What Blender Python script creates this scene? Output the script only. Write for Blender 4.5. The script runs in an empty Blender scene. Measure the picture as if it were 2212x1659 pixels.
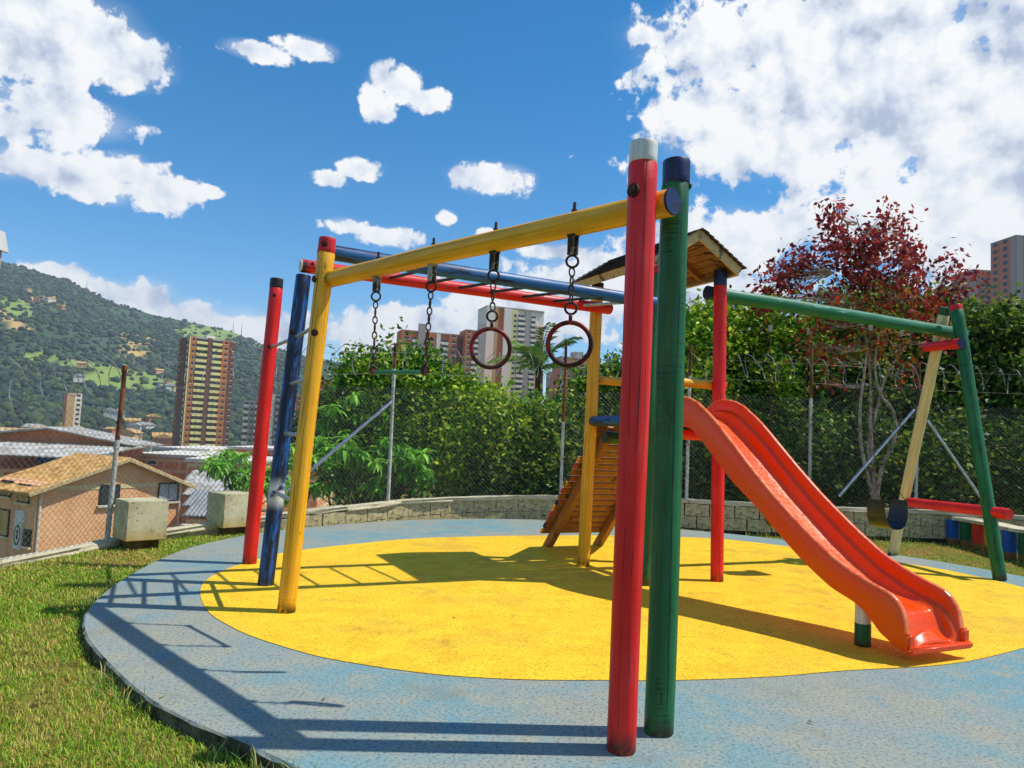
import bpy, bmesh, math, random
import numpy as np
from mathutils import Vector, Matrix, Quaternion
random.seed(7); rng = np.random.default_rng(11)
SC = bpy.context.scene
COL = SC.collection
PI = math.pi

# ------------------------------------------------------------------ camera
PITCH, ROLL, FL, EYE = .0715, .0465, 1600., 1.35      # focal length in units of a 2212-wide picture
_f = np.array([0, math.cos(PITCH), math.sin(PITCH)]); _r0 = np.array([1., 0, 0]); _u0 = np.cross(_r0, _f)
_R = math.cos(ROLL)*_r0 + math.sin(ROLL)*_u0; _U = -math.sin(ROLL)*_r0 + math.cos(ROLL)*_u0
CAM = np.array([0, 0, EYE])
cd = bpy.data.cameras.new('camera'); cam = bpy.data.objects.new('camera', cd); COL.objects.link(cam)
cd.sensor_width = 36; cd.lens = 36*FL/2212; cd.clip_end = 9000; cd.clip_start = .05
cam.matrix_world = Matrix(((_R[0], _U[0], -_f[0], 0), (_R[1], _U[1], -_f[1], 0), (_R[2], _U[2], -_f[2], EYE), (0, 0, 0, 1)))
SC.camera = cam

# survey helpers: where a sighted direction meets the ground, a depth or an upright plane
def ray(x, y): return (x-1106)/FL*_R - (y-829.5)/FL*_U + _f
def gz(x, y, z=0.):
    d = ray(x, y); return CAM + d*(z-EYE)/d[2]
def at(x, y, Y):
    d = ray(x, y); return CAM + d*Y/d[1]
def vpl(x, y, p, dr):
    n = np.array([-dr[1], dr[0]]); d = ray(x, y); return CAM + d*((n@np.array(p[:2]))/(n@d[:2]))

# ------------------------------------------------------------------ sky and sun
SUN_EL, SUN_DIR = math.radians(57.5), np.array([.998, .06])
SUN_AZ = math.atan2(SUN_DIR[0], SUN_DIR[1])            # clockwise from +Y
sd = bpy.data.lights.new('sun', 'SUN'); sun = bpy.data.objects.new('sun', sd); COL.objects.link(sun)
sd.energy = 4.4; sd.angle = math.radians(.53); sd.color = (1, .955, .87)
tosun = Vector((SUN_DIR[0]*math.cos(SUN_EL), SUN_DIR[1]*math.cos(SUN_EL), math.sin(SUN_EL)))
sun.rotation_euler = tosun.to_track_quat('Z', 'Y').to_euler()
SC.view_settings.view_transform = 'Standard'; SC.view_settings.look = 'None'
SC.view_settings.exposure = 0.12; SC.view_settings.gamma = 1; SC.view_settings.use_curve_mapping = False

W = bpy.data.worlds.new('World'); SC.world = W; W.use_nodes = True
def world():
    nt = W.node_tree; N = nt.nodes; L = nt.links; N.clear()
    def node(t, **k):
        n = N.new(t)
        for a, v in k.items(): setattr(n, a, v)
        return n
    def math_(op, a, b=None, clamp=False):
        n = node('ShaderNodeMath', operation=op, use_clamp=clamp)
        for i, v in enumerate((a, b)):
            if v is None: continue
            if isinstance(v, (int, float)): n.inputs[i].default_value = v
            else: L.new(v, n.inputs[i])
        return n.outputs[0]
    def sstep(v, lo, hi, a=0., b=1.):
        n = node('ShaderNodeMapRange', interpolation_type='SMOOTHSTEP'); L.new(v, n.inputs[0])
        for i, q in enumerate((lo, hi, a, b)): n.inputs[i+1].default_value = q
        return n.outputs[0]
    out = node('ShaderNodeOutputWorld'); bg = node('ShaderNodeBackground'); bg.inputs[1].default_value = .15
    sky = node('ShaderNodeTexSky', sky_type='NISHITA', sun_disc=False)
    sky.sun_elevation = SUN_EL; sky.sun_rotation = SUN_AZ; sky.altitude = 1500; sky.air_density = 1.0; sky.dust_density = .25; sky.ozone_density = 2.0
    tc = node('ShaderNodeTexCoord'); sep = node('ShaderNodeSeparateXYZ'); L.new(tc.outputs['Generated'], sep.inputs[0])
    az = math_('ARCTAN2', sep.outputs[0], sep.outputs[1]); el = math_('ARCSINE', sep.outputs[2])
    cmb = node('ShaderNodeCombineXYZ'); L.new(az, cmb.inputs[0]); L.new(el, cmb.inputs[1]); P = cmb.outputs[0]
    # fractal detail that billows the cloud edges
    def noise(scale, detail, rough, vec=None, lac=2.0):
        n = node('ShaderNodeTexNoise'); n.inputs['Scale'].default_value = scale; n.inputs['Detail'].default_value = detail
        n.inputs['Roughness'].default_value = rough; n.inputs['Lacunarity'].default_value = lac
        L.new(vec if vec is not None else P, n.inputs['Vector']); return n
    n1 = noise(15, 8, .56); n2 = noise(40, 8, .6)
    sc = node('ShaderNodeVectorMath', operation='MULTIPLY'); L.new(P, sc.inputs[0]); sc.inputs[1].default_value = (1, 2.1, 1)
    n3 = noise(2.6, 8, .58, sc.outputs[0])
    # cumulus: direction and half-size of each cloud (azimuth, elevation)
    def ang(x, y):
        d = ray(x, y); d = d/np.linalg.norm(d); return math.atan2(d[0], d[1]), math.asin(d[2])
    blobs = [(100, 55, 170, 85), (250, 125, 115, 62), (40, 120, 130, 55), (135, 248, 150, 48), (80, 225, 90, 45), (15, 262, 90, 48), (28, 350, 78, 42), (225, 402, 88, 46), (325, 416, 92, 44), (272, 368, 72, 44), (455, 415, 28, 14),
             (560, 112, 75, 20), (660, 105, 75, 24), (850, 180, 70, 42), (930, 222, 58, 28), (815, 225, 45, 45), (715, 388, 45, 20), (780, 368, 58, 26), (1060, 385, 110, 38), (965, 470, 26, 20), (745, 487, 55, 22), (840, 512, 80, 26),
             (1390, 75, 45, 22), (1760, 120, 400, 190), (1570, 250, 200, 100), (2020, 200, 400, 280), (1720, 300, 340, 90), (2130, 400, 280, 200), (1980, 480, 280, 110), (1590, 530, 150, 95), (1690, 500, 90, 70), (2150, 560, 260, 120), (1500, 640, 300, 70),
             (130, 600, 80, 34), (220, 635, 80, 34), (325, 645, 55, 46), (400, 690, 120, 45), (560, 725, 170, 60), (780, 720, 120, 55), (900, 700, 120, 48), (840, 685, 60, 34), (1000, 725, 160, 45), (1180, 660, 230, 95), (1290, 600, 160, 60), (1200, 545, 90, 22), (1060, 505, 40, 14), (1400, 560, 90, 90)]
    # the sky outside the view, in the same broken cumulus
    for k in range(34):
        a = 1.0 + (2*PI-2.0)*(k+.5)/34
        e_ = math.radians(rnd0.uniform(6, 50)); s = rnd0.uniform(.07, .2); blobs.append((a if a < PI else a-2*PI, e_, s, s*rnd0.uniform(.3, .55), 1))
    fld = None; low = None
    for b in blobs:
        if len(b) == 4: a, e_ = ang(b[0], b[1]); rx, ry = b[2]/FL, b[3]/FL
        else: a, e_, rx, ry = b[:4]
        s1 = node('ShaderNodeVectorMath', operation='SUBTRACT'); L.new(P, s1.inputs[0]); s1.inputs[1].default_value = (a, e_, 0)
        s2 = node('ShaderNodeVectorMath', operation='DIVIDE'); L.new(s1.outputs[0], s2.inputs[0]); s2.inputs[1].default_value = (rx, ry, 1)
        s3 = node('ShaderNodeVectorMath', operation='LENGTH'); L.new(s2.outputs[0], s3.inputs[0])
        v = math_('SUBTRACT', 1.0, s3.outputs['Value'])
        if fld is None: fld = v
        else:
            m = node('ShaderNodeMath', operation='SMOOTH_MAX'); L.new(fld, m.inputs[0]); L.new(v, m.inputs[1]); m.inputs[2].default_value = .12; fld = m.outputs[0]
    fld = math_('MINIMUM', math_('MULTIPLY', fld, 1.35), 1.1)
    d0 = math_('ADD', fld, math_('MULTIPLY', math_('SUBTRACT', n1.outputs[0], .5), 2.9))
    d0 = math_('ADD', d0, math_('MULTIPLY', math_('SUBTRACT', n2.outputs[0], .5), 2.2))
    mask = sstep(d0, .04, .44)
    veil = math_('MULTIPLY', sstep(math_('ADD', fld, math_('MULTIPLY', math_('SUBTRACT', n3.outputs[0], .5), 2.2)), -.05, .95), .42)
    mask = math_('MAXIMUM', mask, veil)
    # cloud colour: white, greyer where thick and low in each billow
    up = node('ShaderNodeVectorMath', operation='ADD'); L.new(P, up.inputs[0]); up.inputs[1].default_value = (.012, .022, 0)
    n1b = noise(15, 8, .5, up.outputs[0]); rel = math_('SUBTRACT', n1.outputs[0], n1b.outputs[0])
    lum = math_('ADD', .88, math_('MULTIPLY', rel, 1.9))
    lum = math_('ADD', lum, math_('MULTIPLY', math_('SUBTRACT', n3.outputs[0], .5), -.95))
    lum = math_('MINIMUM', math_('MAXIMUM', lum, .52), 1.08)
    ramp = node('ShaderNodeValToRGB'); L.new(math_('DIVIDE', lum, 1.1), ramp.inputs[0])
    cr = ramp.color_ramp; cr.elements[0].position = .45; cr.elements[0].color = (.42, .50, .66, 1); cr.elements[1].position = .92; cr.elements[1].color = (1, 1, 1, 1)
    el2 = cr.elements.new(.72); el2.color = (.80, .85, .93, 1)
    c10 = node('ShaderNodeVectorMath', operation='SCALE'); L.new(ramp.outputs[0], c10.inputs[0]); c10.inputs['Scale'].default_value = 6.4
    hs = node('ShaderNodeHueSaturation'); hs.inputs['Saturation'].default_value = 1.46; hs.inputs['Value'].default_value = 1.04; hs.inputs['Hue'].default_value = .494; L.new(sky.outputs[0], hs.inputs['Color'])
    mix = node('ShaderNodeMix', data_type='RGBA'); L.new(mask, mix.inputs[0]); L.new(hs.outputs[0], mix.inputs[6]); L.new(c10.outputs[0], mix.inputs[7])
    L.new(mix.outputs[2], bg.inputs[0]); L.new(bg.outputs[0], out.inputs[0])
rnd0 = random.Random(3)
world()

# ------------------------------------------------------------------ materials
class NT:
    def __init__(s, name, rough=.6, spec=.4):
        s.m = bpy.data.materials.new(name); s.m.use_nodes = True; s.t = s.m.node_tree; s.N = s.t.nodes; s.L = s.t.links
        s.b = s.N['Principled BSDF']; s.b.inputs['Roughness'].default_value = rough; s.b.inputs['Specular IOR Level'].default_value = spec
        s.tc = s.N.new('ShaderNodeTexCoord')
    def co(s, kind='Object', scale=(1, 1, 1)):
        mp = s.N.new('ShaderNodeMapping'); s.L.new(s.tc.outputs[kind], mp.inputs[0]); mp.inputs['Scale'].default_value = scale; return mp.outputs[0]
    def noise(s, vec, scale, detail=4, rough=.55):
        n = s.N.new('ShaderNodeTexNoise'); s.L.new(vec, n.inputs['Vector']); n.inputs['Scale'].default_value = scale; n.inputs['Detail'].default_value = detail; n.inputs['Roughness'].default_value = rough; return n.outputs[0]
    def math(s, op, a, b=None, clamp=False):
        n = s.N.new('ShaderNodeMath'); n.operation = op; n.use_clamp = clamp
        for i, v in enumerate((a, b)):
            if v is None: continue
            if isinstance(v, (int, float)): n.inputs[i].default_value = v
            else: s.L.new(v, n.inputs[i])
        return n.outputs[0]
    def ss(s, v, lo, hi, a=0., b=1.):
        n = s.N.new('ShaderNodeMapRange'); n.interpolation_type = 'SMOOTHSTEP'; s.L.new(v, n.inputs[0])
        for i, q in enumerate((lo, hi, a, b)): n.inputs[i+1].default_value = q
        return n.outputs[0]
    def mix(s, f, a, b, mode='MIX'):
        n = s.N.new('ShaderNodeMix'); n.data_type = 'RGBA'; n.blend_type = mode
        for i, v in ((0, f), (6, a), (7, b)):
            if isinstance(v, (int, float)): n.inputs[i].default_value = v
            elif isinstance(v, tuple): n.inputs[i].default_value = (*v[:3], 1)
            else: s.L.new(v, n.inputs[i])
        return n.outputs[2]
    def sepz(s, vec):
        n = s.N.new('ShaderNodeSeparateXYZ'); s.L.new(vec, n.inputs[0]); return n.outputs
    def attr(s, name='Col'):
        n = s.N.new('ShaderNodeAttribute'); n.attribute_name = name; return n.outputs[0]
    def bump(s, h, strength=.3, dist=.01):
        n = s.N.new('ShaderNodeBump'); s.L.new(h, n.inputs['Height']); n.inputs['Strength'].default_value = strength; n.inputs['Distance'].default_value = dist; s.L.new(n.outputs[0], s.b.inputs['Normal'])
    def rough(s, v): s.L.new(v, s.b.inputs['Roughness'])
    def done(s, col):
        if isinstance(col, tuple): s.b.inputs['Base Color'].default_value = (*col[:3], 1)
        else: s.L.new(col, s.b.inputs['Base Color'])
        return s.m

def rgb(r, g, b): # sRGB 0-255 to linear
    f = lambda c: ((c/255+.055)/1.055)**2.4 if c > 10 else c/255/12.92
    return (f(r), f(g), f(b))

def wood(name, col, worn=None, worn_amt=0., crack=1.0, rough=.42, stain=None, mark=.5, foot=True):
    m = NT(name, rough, .45)
    o = m.co('Object'); g = m.noise(m.co('Object', (16, 16, .9)), 2.2, 5, .6); big = m.noise(m.co('Object', (3, 3, 1.3)), 2.0, 4)
    c = m.mix(m.ss(g, .35, .7, 0, .55), col, tuple(x*.62 for x in col))
    c = m.mix(m.ss(big, .42, .70, 0, .5), c, tuple(min(1, x*1.15+.035) for x in col))
    vs = m.noise(m.co('Object', (22, 22, .35)), 1.4, 3, .5); c = m.mix(m.ss(vs, .52, .72, 0, .5), c, tuple(x*.5 for x in col))
    if worn:
        w = m.noise(m.co('Object', (8, 8, 1.1)), 2.0, 9, .70)
        c = m.mix(m.ss(w, .60-worn_amt*.5, .66-worn_amt*.5), c, worn)
    # drying cracks that run with the grain
    oi = m.N.new('ShaderNodeObjectInfo').outputs['Random']; xyz = m.sepz(o); rz_ = m.math('MULTIPLY', oi, 17.0)
    def split(k, seed, wmax):
        cz = m.N.new('ShaderNodeCombineXYZ'); m.L.new(m.math('ADD', rz_, seed), cz.inputs[0]); m.L.new(xyz[2], cz.inputs[2]); zz = cz.outputs[0]
        wig = m.math('MULTIPLY', m.math('SUBTRACT', m.noise(zz, 1.6, 5, .6), .5), .30)
        fr = m.math('FRACT', m.math('ADD', m.math('ADD', m.math('MULTIPLY', m.math('ARCTAN2', xyz[1], xyz[0]), k/(2*PI)), m.math('MULTIPLY', oi, 7.3+seed)), wig))
        sec = m.N.new('ShaderNodeVectorMath'); sec.operation = 'ADD'; m.L.new(m.co('Object', (7, 7, .9)), sec.inputs[0]); m.L.new(cz.outputs[0], sec.inputs[1])
        wd = m.math('MULTIPLY', m.ss(m.noise(sec.outputs[0], 1.3, 2, .5), .40, .62), wmax*k)
        return m.math('MULTIPLY', m.ss(m.math('DIVIDE', m.math('ABSOLUTE', m.math('SUBTRACT', fr, .5)), m.math('ADD', wd, .0002)), .6, 1.1, 1, 0), m.ss(wd, .0004, .0016))
    ln = m.math('MULTIPLY', m.math('MAXIMUM', split(3, 1.0, .0085), split(6, 4.0, .0042)), min(crack, 1.), clamp=True)
    c = m.mix(ln, c, tuple(x*.10+.004 for x in col))
    # lathe chatter across the grain
    ch = m.noise(m.co('Object', (1.5, 1.5, 60)), 2.0, 2, .5); chm = m.ss(m.noise(m.co('Object', (6, 6, 1.4)), 1.0, 3), .5, .66)
    chl = m.math('MULTIPLY', m.ss(ch, .55, .60), m.math('MULTIPLY', chm, mark))
    c = m.mix(chl, c, tuple(x*.25 for x in col))
    kn = m.ss(m.noise(m.co('Object', (5, 5, 3.2)), 3.1, 1), .74, .79); c = m.mix(m.math('MULTIPLY', kn, .7), c, tuple(x*.3 for x in col))
    if foot:   # scuffed, dirty foot
        z = m.sepz(o)[2]
        ft = m.math('MULTIPLY', m.ss(z, .0, .13, 1, 0), m.ss(m.noise(m.co('Object', (12, 12, 9)), 2, 6, .7), .40, .56))
        c = m.mix(ft, c, (.035, .022, .012))
    if stain:
        z = m.sepz(o)[2]
        st = m.math('MULTIPLY', m.ss(m.math('ABSOLUTE', m.math('SUBTRACT', z, stain)), .03, .16, 1, 0), m.ss(m.noise(o, 9, 5), .38, .55))
        c = m.mix(st, c, (.62, .66, .68))
    h = m.math('SUBTRACT', m.math('ADD', m.math('MULTIPLY', g, .5), m.math('MULTIPLY', ch, .25)), m.math('MULTIPLY', ln, 1.2))
    m.bump(h, .35, .006); m.rough(m.ss(g, .3, .75, rough-.07, rough+.2))
    return m.done(c)

M = {}
M['red'] = wood('red_paint', rgb(232, 20, 12)); M['yellow'] = wood('yellow_paint', rgb(245, 178, 18), crack=1.5, mark=.35)
M['blue'] = wood('blue_paint', rgb(12, 92, 152), (.006, .012, .05), .16, crack=.6, stain=None)
M['blue_ladder'] = wood('worn_blue_paint', rgb(16, 88, 164), (.006, .012, .042), .30, crack=.9, stain=.78)
M['green'] = wood('green_paint', rgb(4, 104, 50), (.004, .02, .012), .02, mark=1.6); M['green_light'] = wood('swing_green_paint', rgb(16, 112, 68), (.2, .42, .33), .0, crack=.7)
M['cream'] = wood('cream_paint', rgb(226, 212, 150), crack=.4, mark=.1); M['white_cap'] = wood('white_paint', rgb(226, 226, 216), crack=.8, foot=False)
M['red_cap'] = wood('red_cap_paint', rgb(214, 22, 24), foot=False); M['blue_cap'] = wood('blue_cap_paint', rgb(10, 38, 92), (.01, .012, .03), .15, foot=False)
M['green_cap'] = wood('green_cap_paint', rgb(10, 92, 40), foot=False); M['black_cap'] = wood('black_cap_paint', (.012, .018, .014), foot=False)
M['yellow_cap'] = wood('yellow_cap_paint', rgb(240, 170, 20), foot=False)
M['plank'] = wood('varnished_plank', rgb(160, 104, 42), (.09, .045, .015), -.12, crack=.8, foot=False, rough=.6)
M['plank_dark'] = wood('weathered_plank', rgb(150, 106, 58), (.06, .035, .015), .1, crack=1, foot=False, rough=.7)
M['fascia'] = wood('pale_board', rgb(200, 178, 128), crack=.8, foot=False, rough=.7)
M['shingle'] = wood('dark_shingle', rgb(70, 52, 38), (.02, .018, .015), .2, foot=False, rough=.85)

def metal(name, col, rough=.4, rust=None, amt=.5, metallic=.9):
    m = NT(name, rough); o = m.co('Object'); m.b.inputs['Metallic'].default_value = metallic
    n = m.noise(o, 14, 6, .65); c = m.mix(m.ss(n, .35, .7), col, tuple(x*.6 for x in col))
    if rust:
        n2 = m.noise(m.co('Object', (1, 1, .5)), 7, 6, .7); k = m.ss(n2, .62-amt*.4, .7-amt*.4)
        c = m.mix(k, c, rust); m.rough(m.math('ADD', m.math('MULTIPLY', k, .4), rough)); m.L.new(m.math('MULTIPLY', m.math('SUBTRACT', 1, k), metallic), m.b.inputs['Metallic'])
    m.bump(n, .2, .003); return m.done(c)
M['chain'] = metal('dark_chain', (.10, .085, .07), .5, (.06, .028, .014), .5); M['bracket'] = metal('brass_bracket', (.46, .41, .27), .5, (.05, .03, .02), .4)
M['pipe'] = metal('galvanised_pipe', (.62, .64, .66), .35); M['rung_dark'] = metal('dark_rung', (.05, .07, .09), .4)
M['ring'] = metal('red_painted_ring', rgb(150, 24, 20), .4, (.045, .012, .008), .45, .15)
M['bar'] = metal('green_painted_bar', rgb(40, 140, 90), .4, (.03, .10, .06), .1, .1)
M['bolt'] = metal('bolt_head', (.10, .045, .03), .5)
M['fpost'] = metal('fence_post', (.62, .62, .57), .55, (.26, .11, .045), .16, .15); M['fpost_rust'] = metal('rusty_post_tip', (.30, .10, .04), .8, (.07, .03, .018), .4, .1)
M['wire'] = metal('fence_wire', (.20, .20, .195), .55, None, 0, .5); M['razor'] = metal('razor_wire', (.36, .37, .37), .55, None, 0, .7)
def plastic(name, col, wear_glint=None):
    m = NT(name, .28, .38); o = m.co('Object'); n = m.noise(o, 3.5, 5); sc = m.noise(m.co('Object', (1, 1, 1)), 38, 5, .7)
    c = m.mix(m.ss(n, .4, .7, 0, .5), col, (col[0]*.85, col[1]*1.5+.01, col[2]*1.2))
    c = m.mix(m.ss(sc, .62, .72, 0, .35), c, (col[0], col[1]*2.2+.05, col[2]+.04)); m.rough(m.ss(sc, .35, .7, .16, .40)); m.bump(n, .06, .02)
    if wear_glint: k = m.math('MULTIPLY', m.sepz(m.attr('wear_glint'))[0], m.ss(m.noise(m.co('Object', (1, 1, 1)), 16, 6, .7), .34, .62)); c = m.mix(k, c, wear_glint)
    return m.done(c)
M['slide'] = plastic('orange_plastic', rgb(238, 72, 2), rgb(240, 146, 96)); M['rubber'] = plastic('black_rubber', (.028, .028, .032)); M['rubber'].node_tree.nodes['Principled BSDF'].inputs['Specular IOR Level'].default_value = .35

def concrete(name, col, dark, stain=None, scale=1., zstain=None):
    m = NT(name, .85, .25); o = m.co('Object', (scale,)*3); n = m.noise(o, 3, 8, .65); f = m.noise(o, 45, 4, .6); pit = m.ss(m.noise(o, 26, 2, .4), .66, .71)
    c = m.mix(m.ss(n, .38, .66), col, dark)
    if stain: c = m.mix(m.ss(m.noise(m.co('Object', (2*scale, 2*scale, .7*scale)), 4, 6, .7), .53, .66), c, stain)
    if zstain:
        z = m.sepz(m.co('Object'))[2]; c = m.mix(m.math('MULTIPLY', m.ss(z, *zstain[0], 1, 0), m.ss(n, .25, .6, .5, 1)), c, zstain[1])
    c = m.mix(m.math('MULTIPLY', pit, .7), c, tuple(x*.3 for x in dark)); m.bump(m.math('ADD', m.math('MULTIPLY', f, .4), m.math('SUBTRACT', n, pit)), .4, .008); return m.done(c)
M['cube'] = concrete('pale_concrete', rgb(205, 198, 162), rgb(172, 165, 128), None, 1.3, ((.02, .3), rgb(196, 160, 70))); M['plinth'] = concrete('stained_plinth', rgb(120, 96, 48), rgb(70, 55, 30))
M['block'] = concrete('wall_block', rgb(214, 198, 150), rgb(164, 150, 112), (.075, .062, .042), 1.5); M['coping'] = concrete('coping', rgb(226, 216, 184), rgb(190, 178, 142), (.10, .08, .05), 2.5)
M['mortar'] = concrete('mortar', rgb(70, 62, 46), rgb(36, 32, 24))

def paint_floor(name, kind):
    m = NT(name, .8, .25); o = m.co('Object'); n = m.noise(o, .75, 6, .6); n2 = m.noise(o, 4, 7, .68); f = m.noise(o, 55, 5, .7); g = m.noise(m.co('Object', (1, .45, 1)), 24, 6, .7)
    if kind == 'yellow':
        c = m.mix(m.ss(n2, .4, .7), rgb(248, 206, 42), rgb(236, 182, 30)); c = m.mix(m.ss(f, .46, .64, 0, .8), c, rgb(192, 144, 34))
        c = m.mix(m.ss(g, .60, .74, 0, .65), c, rgb(150, 108, 42)); c = m.mix(m.ss(n, .50, .70, 0, .6), c, rgb(204, 156, 56)); c = m.mix(m.ss(m.noise(o, 1.9, 7, .7), .56, .66, 0, .45), c, rgb(168, 124, 50))
        c = m.mix(m.ss(m.noise(o, 75, 3, .6), .30, .42, .7, 0), c, rgb(255, 228, 84))
    else:
        c = m.mix(m.ss(n, .36, .62), rgb(114, 154, 160), rgb(152, 154, 142)); c = m.mix(m.ss(n2, .44, .66, 0, .7), c, rgb(164, 160, 138))
        c = m.mix(m.ss(n2, .30, .40, .6, 0), c, rgb(98, 148, 164)); c = m.mix(m.ss(f, .48, .66, 0, .85), c, rgb(84, 94, 92)); c = m.mix(m.ss(g, .60, .72, 0, .7), c, rgb(76, 80, 74))
        c = m.mix(m.ss(m.noise(o, 70, 3, .6), .30, .42, .55, 0), c, rgb(184, 194, 188))
        c = m.mix(m.ss(m.noise(o, 1.7, 6, .6), .56, .70, 0, .5), c, rgb(128, 128, 112))
    m.bump(m.math('ADD', m.math('MULTIPLY', f, .6), m.math('MULTIPLY', g, .4)), .55, .006); return m.done(c)
M['floor_y'] = paint_floor('yellow_floor_paint', 'yellow'); M['floor_b'] = paint_floor('blue_floor_paint', 'blue')
M['slab_edge'] = concrete('slab_edge', rgb(104, 98, 78), rgb(48, 44, 34), (.02, .018, .012), 2)

def soil():
    m = NT('soil_and_thatch', .95, .1); o = m.co('Object'); n = m.noise(o, 1.1, 7, .65); f = m.noise(o, 18, 6, .7); far = m.noise(o, .06, 8, .65)
    c = m.mix(m.ss(n, .42, .62), rgb(112, 118, 40), rgb(140, 112, 58)); c = m.mix(m.ss(f, .45, .66), c, rgb(70, 66, 26)); c = m.mix(m.ss(far, .5, .6), c, rgb(52, 74, 34))
    m.bump(f, .6, .02); return m.done(c)
M['soil'] = soil()

def leafmat(name, trans=.3, rough=.5):
    m = NT(name, rough, .3); c = m.attr(); m.L.new(c, m.b.inputs['Base Color'])
    tr = m.N.new('ShaderNodeBsdfTranslucent'); m.L.new(c, tr.inputs[0]); mx = m.N.new('ShaderNodeMixShader'); mx.inputs[0].default_value = trans
    m.L.new(m.b.outputs[0], mx.inputs[1]); m.L.new(tr.outputs[0], mx.inputs[2]); m.L.new(mx.outputs[0], m.N['Material Output'].inputs[0]); return m.m
M['leaf'] = leafmat('leaf', .32); M['leaf_red'] = leafmat('red_leaf', .4); M['grass'] = leafmat('grass_blade', .35, .6); M['forest'] = leafmat('forest_crown', .0, .9)
def plain(name, col, var=.25, scale=2., rough=.7, dark=None, bump=.0):
    m = NT(name, rough, .3); n = m.noise(m.co('Object'), scale, 6, .62); c = m.mix(m.ss(n, .35, .68), col, dark or tuple(x*(1-var) for x in col))
    if bump: m.bump(n, bump, .02)
    return m.done(c)
M['bark'] = plain('grey_bark', rgb(206, 190, 164), .5, 9, .9, rgb(130, 112, 90), .4); M['bark_dark'] = plain('brown_bark', rgb(96, 78, 54), .5, 8, .9, None, .4)
def brick(name, a, b, mort, sx=.25, sy=.08):
    m = NT(name, .85, .2); t = m.N.new('ShaderNodeTexBrick'); o = m.tc.outputs['Object']; s = m.sepz(o)
    cm = m.N.new('ShaderNodeCombineXYZ'); m.L.new(m.math('ADD', s[0], s[1]), cm.inputs[0]); m.L.new(s[2], cm.inputs[1]); m.L.new(cm.outputs[0], t.inputs['Vector'])
    t.inputs['Scale'].default_value = 1; t.inputs['Brick Width'].default_value = sx; t.inputs['Row Height'].default_value = sy; t.inputs['Mortar Size'].default_value = .012
    t.inputs['Color1'].default_value = (*a, 1); t.inputs['Color2'].default_value = (*b, 1); t.inputs['Mortar'].default_value = (*mort, 1)
    n = m.noise(o, .9, 6); c = m.mix(m.ss(n, .4, .7, 0, .35), t.outputs[0], tuple(x*.6 for x in b)); m.bump(t.outputs[1], -.3, .01); return m.done(c)
M['brick'] = brick('orange_brick', rgb(234, 172, 118), rgb(222, 148, 96), rgb(240, 208, 162)); M['brick_red'] = brick('red_brick', rgb(214, 122, 80), rgb(198, 100, 62), rgb(214, 170, 130))
M['tile'] = plain('clay_tile', rgb(222, 184, 116), .3, 3, .85, rgb(170, 124, 66)); M['white_metal'] = plain('white_sheet', rgb(196, 196, 190), .3, 1.1, .55, rgb(150, 138, 122)); M['grey_sheet'] = plain('grey_sheet', rgb(150, 152, 150), .3, .8, .6)
M['plaster'] = plain('cream_plaster', rgb(236, 214, 160), .2, .7, .85); M['plaster_w'] = plain('white_plaster', rgb(222, 216, 200), .15, .5, .85)
M['glass'] = NT('dark_glass', .12, .6).done((.03, .035, .04)); M['curtain'] = plain('curtain', rgb(180, 184, 182), .25, 2, .9); M['curtain_y'] = plain('ochre_shutter', rgb(196, 170, 96), .2, 2, .8)
M['t_brown'] = plain('brown_brick_panel', rgb(128, 90, 74), .25, .25, .9); M['t_orange'] = plain('orange_brick_panel', rgb(214, 122, 72), .25, .3, .9); M['t_yellow'] = plain('pale_yellow_parapet', rgb(238, 226, 150), .12, .2, .8)
M['t_grey'] = plain('grey_panel', rgb(176, 168, 160), .15, .2, .85); M['t_white'] = plain('off_white_panel', rgb(238, 228, 210), .12, .2, .85); M['t_red'] = plain('brick_red_panel', rgb(214, 136, 106), .25, .25, .9); M['t_dark'] = plain('taupe_panel', rgb(176, 164, 154), .2, .2, .85)
M['t_tan'] = plain('tan_panel', rgb(206, 170, 116), .2, .2, .85)
M['sign_white'] = plain('sign_white', rgb(220, 222, 214), .1, 3, .6); M['sign_green'] = plain('sign_green', rgb(20, 104, 66), .1, 3, .6); M['black'] = plain('dark_paint', (.015, .015, .015), .2, 3, .6)
def stump(name, col):
    m = NT(name, .6, .35); o = m.co('Object'); n = m.noise(o, 7, 7, .7); z = m.sepz(o)[2]
    k = m.ss(m.math('ADD', z, m.math('MULTIPLY', n, .18)), .17, .22, 1, 0); c = m.mix(k, col, rgb(140, 104, 52)); c = m.mix(m.ss(n, .58, .66, 0, .8), c, tuple(x*.35 for x in col)); m.bump(n, .3, .01); return m.done(c)
for k_, v_ in dict(blue=(20, 92, 172), green=(14, 96, 56), red=(212, 52, 24), yellow=(226, 158, 24)).items(): M['stump_'+k_] = stump('stump_'+k_, rgb(*v_))

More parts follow.
